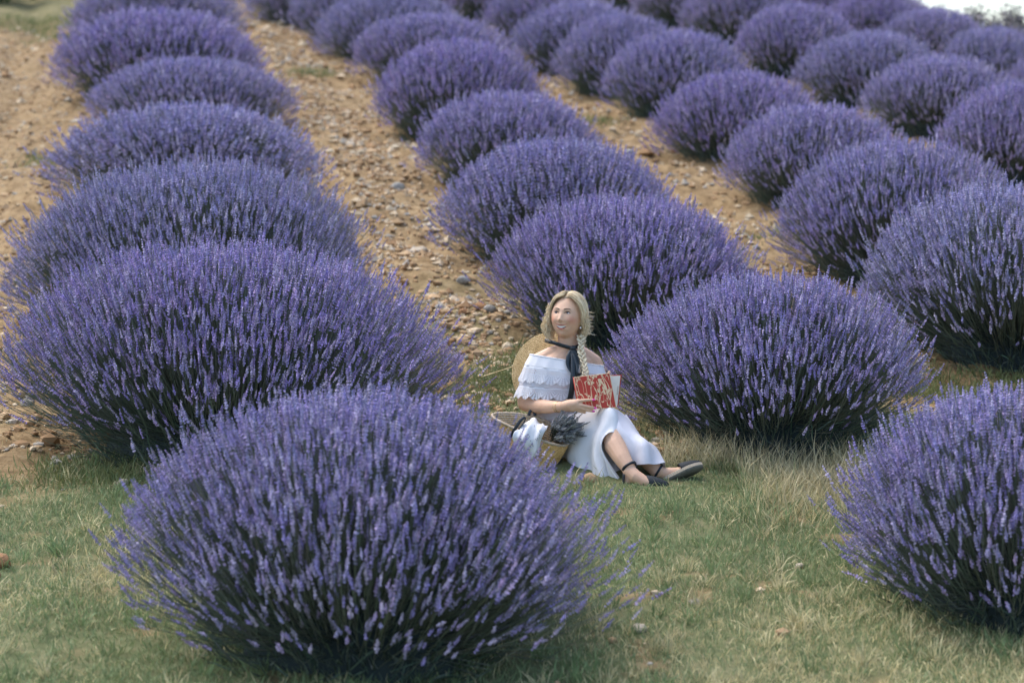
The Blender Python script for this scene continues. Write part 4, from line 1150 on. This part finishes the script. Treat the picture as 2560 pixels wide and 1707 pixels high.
    for i in range(60):                                                # loose ends out of the plait
        f0 = rng.random() * .9; e = catmull(path, f0); a_ = rng.uniform(0, 6.28); L_ = rng.uniform(.02, .05)
        strand([e + Vector((.016 * math.cos(a_) + math.cos(a_) * .014 * f, -.012 + .006 * math.sin(a_), -L_ * f + .012 * f * f)) for f in (0, .25, .5, .75, 1)], .0011, rng.choice(blonde), 4)
    for i in range(26):
        e = path[-2]; a_ = rng.uniform(0, 6.28); strand([e + Vector((.010 * math.cos(a_) * f + rng.uniform(-.004, .004), .006 * math.sin(a_), -.045 * f)) for f in (0, .25, .5, .75, 1)], .0016, rng.choice(blonde), 4)
    fin(h.build('hair', M['hair'], P, True, True))
    return P
build_person()

# ------------------------------------------------------------------ straw hat hanging on her back
def straw(name, lo, hi, scale=(220, 220, 220)):
    m, nt, b = new_mat(name); co = objcoord(nt)
    mp = N(nt, 'ShaderNodeMapping'); mp.inputs['Scale'].default_value = (1, 1, 1); nt.links.new(co, mp.inputs[0])
    n = noise(nt, 130, 4, .7, mp.outputs[0]); n2 = noise(nt, 18, 3, .5, mp.outputs[0])
    mx = N(nt, 'ShaderNodeMath'); mx.operation = 'MULTIPLY_ADD'; mx.inputs[1].default_value = .35
    nt.links.new(n2.outputs[0], mx.inputs[0]); nt.links.new(n.outputs[0], mx.inputs[2])
    r = ramp(nt, mx.outputs[0], [(.45, tuple(c * .55 for c in lo)), (.62, lo), (.85, hi)]); nt.links.new(r.outputs[0], b.inputs['Base Color'])
    b.inputs['Roughness'].default_value = .6; bump(nt, b, n.outputs[0], .5, .003); return m
M['straw'] = straw('pale_straw', (.58, .40, .17), (.86, .68, .38))
M['seagrass'] = straw('golden_seagrass', (.62, .36, .11), (.86, .60, .26))
M['seagrass_in'] = straw('pale_seagrass', (.42, .32, .21), (.62, .50, .36))

def coil(mb, frame, r0, r1, prof, w=.0085, nseg=150):
    """flat braid sewn in a spiral of rings: FRAME(r, a, h) -> point"""
    n = int((r1 - r0) / w)
    for i in range(n):
        r = r0 + w * (i + .5); pts, rad = [], []
        for k in range(nseg + 1):
            a = 2 * math.pi * k / nseg; pts.append(frame(r, a, prof(r))); rad.append(w * .80 * (1 + .20 * math.sin(k * (2.1 + .3 * (i % 3)) + i)))
        mb.tube(pts, rad, 6, False, (1, 1, 1), .62)

def build_hat():
    c = at(492, 668, .20); nrm = Vector((-.22, -.93, .22)).normalized()
    u = Vector((1, -.22, .10)); u = (u - nrm * u.dot(nrm)).normalized(); v = nrm.cross(u)
    H = empty('straw_hat', c); tag(H, 'wide brimmed straw hat with black ribbon hanging behind the shoulders of the woman', 'hat')
    inv = Matrix.Translation(-c)
    fr = lambda r, a, h: c + u * r * math.cos(a) + v * r * math.sin(a) + nrm * (h + .010 * math.sin(2 * a + .5) * (r / .23) ** 2)
    m = MB(); coil(m, fr, .090, .226, lambda r: .012 * (1 - (r / .225) ** 2), .0090)
    o = m.build('brim', M['straw'], H); o.data.transform(inv)
    m = MB()
    for i in range(8):
        h = -.011 * (i + .5); r = .090 - .0022 * i; pts = [fr(r, 2 * math.pi * k / 90, h + .004) for k in range(91)]
        m.tube(pts, [.0062 * (1 + .16 * math.sin(k * 2.1 + i)) for k in range(91)], 6, False)
    coil(m, fr, .0, .076, lambda r: -.092, .0100, 60)
    o = m.build('crown', M['straw'], H); o.data.transform(inv)
    def band(name, rows, wdt, mat=M['ribbon'], side=None):
        V, F = [], []
        for i, (p, s_) in enumerate(rows):
            V += [p - s_ * wdt / 2, p + s_ * wdt / 2]
            if i: F.append((2 * i - 2, 2 * i - 1, 2 * i + 1, 2 * i))
        me = bpy.data.meshes.new(name); me.from_pydata([tuple(q) for q in V], [], F); me.update(); me.materials.append(mat)
        me.polygons.foreach_set('use_smooth', [True] * len(F)); o = link(name, me, H)
        evaluated(o, [('SUBSURF', dict(levels=1, render_levels=1)), ('SOLIDIFY', dict(thickness=.0016, offset=0))]); o.data.transform(inv); return o
    def sweep(P, S, n=26): return [(catmull(P, k / (n - 1)), catmull(S, k / (n - 1)).normalized()) for k in range(n)]
    Z = Vector((0, 0, 1)); Q = Vector
    # round the neck, from the brim over the collar bones to the knot
    band('neck_ribbon', sweep([at(440, 452, .17), at(462, 460, .03), at(510, 474, -.022), at(570, 494, -.028), at(625, 508, -.034)], [Q((.15, .3, 1)), Q((.15, .0, 1)), Q((.2, -.2, 1)), Q((.25, -.3, 1)), Q((.2, -.2, 1))]), .021)
    band('neck_ribbon', sweep([at(628, 506, -.034), at(660, 496, -.022), at(688, 480, .0), at(705, 462, .05), at(700, 452, .10)], [Q((-.2, -.2, 1)), Q((-.3, -.2, 1)), Q((-.3, 0, 1)), Q((-.2, .2, 1)), Q((-.1, .3, 1))]), .021)
    m = MB(); m.ball(at(628, 508, -.040), (.017, .013, .015), 14, 9, (Vector((1, 0, 0)), Vector((0, 1, 0)), Vector((.1, 0, 1)))); o = m.build('knot', M['ribbon'], H); o.data.transform(inv)
    X = Q((1, 0, 0))
    band('bow_loop', sweep([at(622, 512, -.042), at(602, 560, -.062), at(600, 620, -.080), at(630, 672, -.094), at(642, 640, -.088), at(638, 570, -.068), at(630, 515, -.046)], [Q((1, .1, .2)), Q((1, .3, .2)), Q((1, .5, .1)), Q((.8, .8, .3)), Q((1, -.5, 0)), Q((1, -.3, 0)), X]), .034)
    band('bow_loop', sweep([at(636, 512, -.042), at(668, 560, -.064), at(694, 630, -.088), at(684, 690, -.106), at(650, 678, -.104), at(652, 610, -.084), at(642, 545, -.060)], [Q((1, .1, -.3)), Q((1, .3, -.35)), Q((1, .4, -.2)), Q((.7, .6, .5)), Q((.6, -.8, .3)), Q((1, -.4, 0)), X]), .034)
    band('ribbon_tail', sweep([at(630, 518, -.044), at(632, 600, -.078), at(630, 690, -.108), at(622, 780, -.112), at(604, 868, -.098)], [X, Q((1, .15, 0)), X, Q((1, -.1, .05)), Q((1, 0, .2))]), .030)
build_hat()

# ------------------------------------------------------------------ book
def cover_mat():
    m, nt, b = new_mat('book_cover_red'); uv = N(nt, 'ShaderNodeTexCoord').outputs['UV']
    def lines(scale, rot, width, seed, dist):
        mp = N(nt, 'ShaderNodeMapping'); mp.inputs['Rotation'].default_value = (0, 0, rot); mp.inputs['Location'].default_value = (seed, seed * .7, 0); mp.inputs['Scale'].default_value = scale
        nt.links.new(uv, mp.inputs[0]); w = noise(nt, 1.0, 2, .5, mp.outputs[0]); w.inputs['Distortion'].default_value = dist
        s = N(nt, 'ShaderNodeMath'); s.operation = 'SUBTRACT'; s.inputs[1].default_value = .5; nt.links.new(w.outputs[0], s.inputs[0])
        a = N(nt, 'ShaderNodeMath'); a.operation = 'ABSOLUTE'; nt.links.new(s.outputs[0], a.inputs[0])
        l = N(nt, 'ShaderNodeMath'); l.operation = 'LESS_THAN'; l.inputs[1].default_value = width; nt.links.new(a.outputs[0], l.inputs[0]); return l.outputs[0]
    l1 = lines((3.0, 1.0, 1), .62, .013, 3.1, .5); l2 = lines((5.5, 1.7, 1), .55, .012, 8.4, .8); l3 = lines((16, 3.2, 1), .35, .05, 5.2, .6)
    g = noise(nt, 3.0, 2, .5, uv); gt = N(nt, 'ShaderNodeMath'); gt.operation = 'GREATER_THAN'; gt.inputs[1].default_value = .56; nt.links.new(g.outputs[0], gt.inputs[0])
    k = N(nt, 'ShaderNodeMath'); k.operation = 'MULTIPLY'; nt.links.new(l3, k.inputs[0]); nt.links.new(gt.outputs[0], k.inputs[1])
    s1 = N(nt, 'ShaderNodeMath'); s1.operation = 'MAXIMUM'; nt.links.new(l1, s1.inputs[0]); nt.links.new(l2, s1.inputs[1])
    s2 = N(nt, 'ShaderNodeMath'); s2.operation = 'MAXIMUM'; nt.links.new(s1.outputs[0], s2.inputs[0]); nt.links.new(k.outputs[0], s2.inputs[1])
    mx = N(nt, 'ShaderNodeMix'); mx.data_type = 'RGBA'; mx.inputs[6].default_value = (.40, .030, .012, 1); mx.inputs[7].default_value = (.66, .50, .30, 1)
    nt.links.new(s2.outputs[0], mx.inputs[0]); nt.links.new(mx.outputs[2], b.inputs['Base Color']); b.inputs['Roughness'].default_value = .55; return m
def build_book():
    A_, B_ = at(634, 708, -.222), at(668, 926, -.258)                       # spine: top, foot
    C_, D_ = at(872, 680, -.262), at(917, 912, -.298)                       # fore edge of the cover
    E_, F_ = at(958, 690, -.165), at(934, 908, -.215)                       # fore edge of the page block
    R = empty('book', B_); tag(R, 'open book with red cover and cream line pattern held in both hands', 'book'); inv = Matrix.Translation(-B_)
    cov = cover_mat(); cream = plain('book_page', (.74, .70, .58), .8, .05, 40, .1, .001); edge = plain('book_edge', (.58, .44, .27), .8, .15, 200)
    def slab(name, a, b, c, d, th, mat, inset=0.0, parent=R):
        n = (c - a).cross(b - a).normalized()
        if n.y > 0: n = -n
        V, UV = [], []; nu = 10
        for lay in (0, 1):
            for i in range(nu + 1):
                f = i / nu
                for g_, p in ((0, a.lerp(c, f)), (1, b.lerp(d, f))):
                    V.append(p - n * th * lay + n * .004 * math.sin(math.pi * f) * 1.0); UV.append((f, 1 - g_))
        F = []; o2 = 2 * (nu + 1)
        for i in range(nu):
            F.append((2 * i, 2 * i + 1, 2 * i + 3, 2 * i + 2)); F.append((o2 + 2 * i, o2 + 2 * i + 2, o2 + 2 * i + 3, o2 + 2 * i + 1))
            F.append((2 * i, 2 * i + 2, o2 + 2 * i + 2, o2 + 2 * i)); F.append((2 * i + 1, o2 + 2 * i + 1, o2 + 2 * i + 3, 2 * i + 3))
        F.append((0, o2, o2 + 1, 1)); F.append((2 * nu, 2 * nu + 1, o2 + 2 * nu + 1, o2 + 2 * nu))
        me = bpy.data.meshes.new(name); me.from_pydata([tuple(q) for q in V], [], F); me.update(); me.materials.append(mat)
        l = me.uv_layers.new(name='UVMap')
        for lp in me.loops: l.data[lp.index].uv = UV[lp.vertex_index]
        bm = bmesh.new(); bm.from_mesh(me); bmesh.ops.recalc_face_normals(bm, faces=bm.faces[:]); bm.to_mesh(me); bm.free()
        o = link(name, me, parent); o.data.transform(inv); return o
    f = slab('front_cover', A_, B_, C_, D_, .0035, cov)
    # worn pale edge round the cover
    m = MB(); q = Vector((0, -.0005, 0)); m.tube([A_ + q, C_ + q, D_ + q, B_ + q, A_ + q], .0024, 6, False); e = m.build('cover_edge', edge, f, False); e.data.transform(inv)
    k = Vector((0, .010, 0)); ins = lambda a, b, t: a.lerp(b, t)
    pg = slab('page_block', ins(A_, B_, .02) + k, ins(B_, A_, .02) + k, ins(E_, F_, .02) - (E_ - A_) * .03 + k * .4, ins(F_, E_, .02) - (F_ - B_) * .03 + k * .4, .012, cream)
    bc = slab('back_cover', A_ + k * 2.5, B_ + k * 2.5, E_ + k * 1.9, F_ + k * 1.9, .0035, cov)
    m = MB(); w = (A_ - B_).normalized(); rg = []
    for p in (A_, A_.lerp(B_, .5), B_):
        rg.append([p + Vector((-.006 * math.sin(math.pi * t / 8), .027 * t / 8 - .001, 0)) for t in range(9)])
    m.loft(rg, False, False); sp = m.build('spine', cov, R); evaluated(sp, [('SOLIDIFY', dict(thickness=.003, offset=0))]); sp.data.transform(inv)
    # a small column of printed lines on the open page
    ink = plain('page_ink', (.30, .28, .25), .8, .1, 60); m = MB(); n = (E_ - A_).cross(F_ - A_).normalized()
    if n.y > 0: n = -n
    for i in range(11):
        t = .36 + .024 * i; a = A_.lerp(B_, t); b = E_.lerp(F_, t); p0 = a.lerp(b, .925) + n * .0012; p1 = a.lerp(b, .955 + .006 * math.sin(i * 2.4)) + n * .0012
        m.tube([p0, p1], .0010, 4)
    t = m.build('printed_text', ink, pg, False); t.data.transform(inv)
build_book()

# ------------------------------------------------------------------ basket with cloth and cut lavender
def build_basket():
    base_c = at(322, 1352, -.165); rim_c = at(338, 1052, -.175)
    R = empty('straw_basket', base_c); tag(R, 'golden woven straw basket bag with black handles lying tilted beside the woman', 'basket'); inv = Matrix.Translation(-base_c)
    M0, m0 = Vector((.092, .02, -.020)), Vector((-.005, -.062, -.006)); M1, m1 = Vector((.203, -.02, -.066)), Vector((-.004, -.105, -.040))
    def rg(f, a, k=0.0):
        c = base_c.lerp(rim_c, f); q = f ** .75; Mj = M0.lerp(M1, q) * (1 - k); mn = m0.lerp(m1, q) * (1 - k)
        sag = Vector((0, 0, -.012 * f * (math.sin(a * 2 + .6)))) 
        return c + Mj * math.cos(a) + mn * math.sin(a) + sag
    body = MB(); n = 25
    for i in range(n):
        f = i / (n - 1); pts = [rg(f, 2 * math.pi * k / 110) for k in range(111)]
        body.tube(pts, [.0062 * (1 + .26 * math.sin(k * 1.75 + i * 1.3)) for k in range(111)], 6, False)
    body.loft([[rg(.0, 2 * math.pi * k / 40, .0) for k in range(40)], [rg(0, 2 * math.pi * k / 40, .6) for k in range(40)]], True, True)
    o = body.build('woven_body', M['seagrass'], R); o.data.transform(inv)
    ins = MB(); ins.loft([[rg(j / 10, 2 * math.pi * k / 48, .035) for k in range(48)] for j in range(11)], True, False)
    for i in range(12):
        f = .5 + .045 * i; ins.tube([rg(f, 2 * math.pi * k / 110, .04) for k in range(111)], [.0050 * (1 + .26 * math.sin(k * 1.75 + i)) for k in range(111)], 5, False)
    o = ins.build('lining', M['seagrass_in'], R); o.data.transform(inv)
    rim = MB(); rim.tube([rg(1.02, 2 * math.pi * k / 120) for k in range(121)], [.0085 * (1 + .15 * math.sin(k * 1.5)) for k in range(121)], 7, False); o = rim.build('rim', M['seagrass_in'], R); o.data.transform(inv)
    def handle(P, w):
        m = MB(); pts = [catmull([at(*p) for p in P], k / 27) for k in range(28)]; m.tube(pts, w, 8, True, (1, 1, 1), .45, (0, -1, .3)); o = m.build('handle', M['strap'], R); o.data.transform(inv)
    handle([(200, 1115, -.270), (232, 1058, -.29), (270, 1000, -.285), (296, 982, -.27), (300, 1000, -.262), (268, 1050, -.27), (222, 1110, -.27)], .0085)
    handle([(328, 965, -.09), (338, 938, -.085), (356, 930, -.085), (368, 944, -.085), (372, 968, -.09)], .0085)
    handle([(572, 1165, -.20), (548, 1230, -.19), (524, 1290, -.19), (490, 1322, -.20), (440, 1330, -.20)], .0105)
    # white embroidered cloth over the near rim
    cl = [[(300, 1040, -.16), (350, 985, -.15), (400, 1005, -.145), (452, 1050, -.15)],
          [(256, 1070, -.285), (318, 1030, -.285), (388, 1040, -.28), (448, 1052, -.275)],
          [(218, 1118, -.318), (290, 1115, -.335), (368, 1118, -.330), (424, 1098, -.312)],
          [(238, 1180, -.300), (305, 1190, -.320), (362, 1195, -.316), (404, 1180, -.300)],
          [(280, 1225, -.285), (318, 1250, -.302), (348, 1260, -.302), (380, 1235, -.285)]]
    V, F = patch([[at(*p) for p in r] for r in cl], 60, 60, lambda u, v: .010 * math.sin(u * 16 + 4 * v) * (.4 + .6 * v) + .006 * math.sin(u * 7 - v * 12) + .004 * math.sin(u * 34 + v * 3) * v)
    T = cloth_obj('embroidered_cloth', V, F, M['cotton'], None, .0018); T.location = at(340, 1120, -.3); T.data.transform(Matrix.Translation(-T.location))
    tag(T, 'white cloth with cut eyelet embroidery draped over the basket rim', 'cloth')
    # dark tubes standing in for the shade inside the eyelet slits
    dk = plain('eyelet_shadow', (.16, .16, .18), .9, .1, 80); m = MB(); rnd = random.Random(3)
    for i in range(24):
        j, k = rnd.randrange(10, 50), rnd.randrange(14, 42); q = V[k * 60 + j]; p2 = V[(k + rnd.choice((-2, -1, 1, 2))) * 60 + j + rnd.choice((-2, -1, 1, 2))]
        m.tube([q + Vector((0, -.0022, .0004)), p2 + Vector((0, -.0022, .0004))], .0011, 4)
    e = m.build('eyelet_slit_shade', dk, T); e.data.transform(Matrix.Translation(-T.location)); e['kind'] = 'stuff'
    # cut lavender
    rng = np.random.default_rng(17); n = 150
    o_ = np.array(at(505, 1120, -.16)); tips, dirs = [], []
    poly = lambda a, r: at(575 + r * 125 * math.cos(a) * (1.15 if math.cos(a) > 0 else .8), 1050 - r * 100 * math.sin(a), -.22 - .10 * rng.uniform(0, 1))
    for i in range(n):
        a = rng.uniform(-2.3, 3.0); r = math.sqrt(rng.random()); p = poly(a, r); tips.append(p)
    tips = np.array([tuple(p) for p in tips]); D = tips - o_ + rng.normal(0, .012, (n, 3)) + np.array([.03, -.02, .0]); D /= np.linalg.norm(D, axis=1, keepdims=True)
    ext = [(745, 1008, -.25), (722, 1105, -.26), (700, 1085, -.27), (640, 1162, -.26), (655, 1135, -.27), (560, 885, -.24), (548, 890, -.25), (668, 925, -.23), (690, 955, -.25), (720, 1020, -.26), (605, 1165, -.25), (700, 1040, -.27)]
    et = np.array([tuple(at(*p)) for p in ext]); eD = et - o_; eD /= np.linalg.norm(eD, axis=1, keepdims=True); eD[5:7] = np.array([[.05, -.1, 1], [-.05, -.1, 1]]) / 1.01
    tips = np.concatenate([tips, et]); D = np.concatenate([D, eD]); n = len(tips)
    L = rng.uniform(.045, .07, n); base = tips - D * L[:, None]
    GREY = np.array([(.33, .34, .36), (.25, .26, .28), (.42, .42, .46), (.31, .33, .32), (.35, .34, .39)])
    B = empty('lavender_bouquet', tuple(o_)); tag(B, 'bunch of cut grey blue lavender sticking out of the basket', 'bouquet'); ib = Matrix.Translation(-Vector(o_))
    V, F, T_ = spikes_mesh(base, D, L, 7, 8, rng, .0082, GREY); me = tri_mesh('blossom', V, F, M['flower'], T_); ob = link('blossom', me, B); me.transform(ib); ob['kind'] = 'stuff'
    P0 = np.tile(o_, (n, 1)) + rng.normal(0, .015, (n, 3)); V, F, T_ = stalks_mesh(P0, (P0 + base) / 2 + D * .01, base, .0016, .0013, (.09, .115, .085), rng, 3); me = tri_mesh('stalk', V, F, M['leaf'], T_); me.transform(ib); ob = link('stalk', me, B); ob['kind'] = 'stuff'
build_basket()

# loose straw stalk lying from the hat towards the path
m = MB(); m.tube([at(10, 702, -.02), at(110, 668, .0), at(230, 628, .05)], [.002, .0025, .002], 6)
st = m.build('straw_stalk', M['straw']); tag(st, 'long dry straw stalk slanting out left of the straw hat', 'stalk')
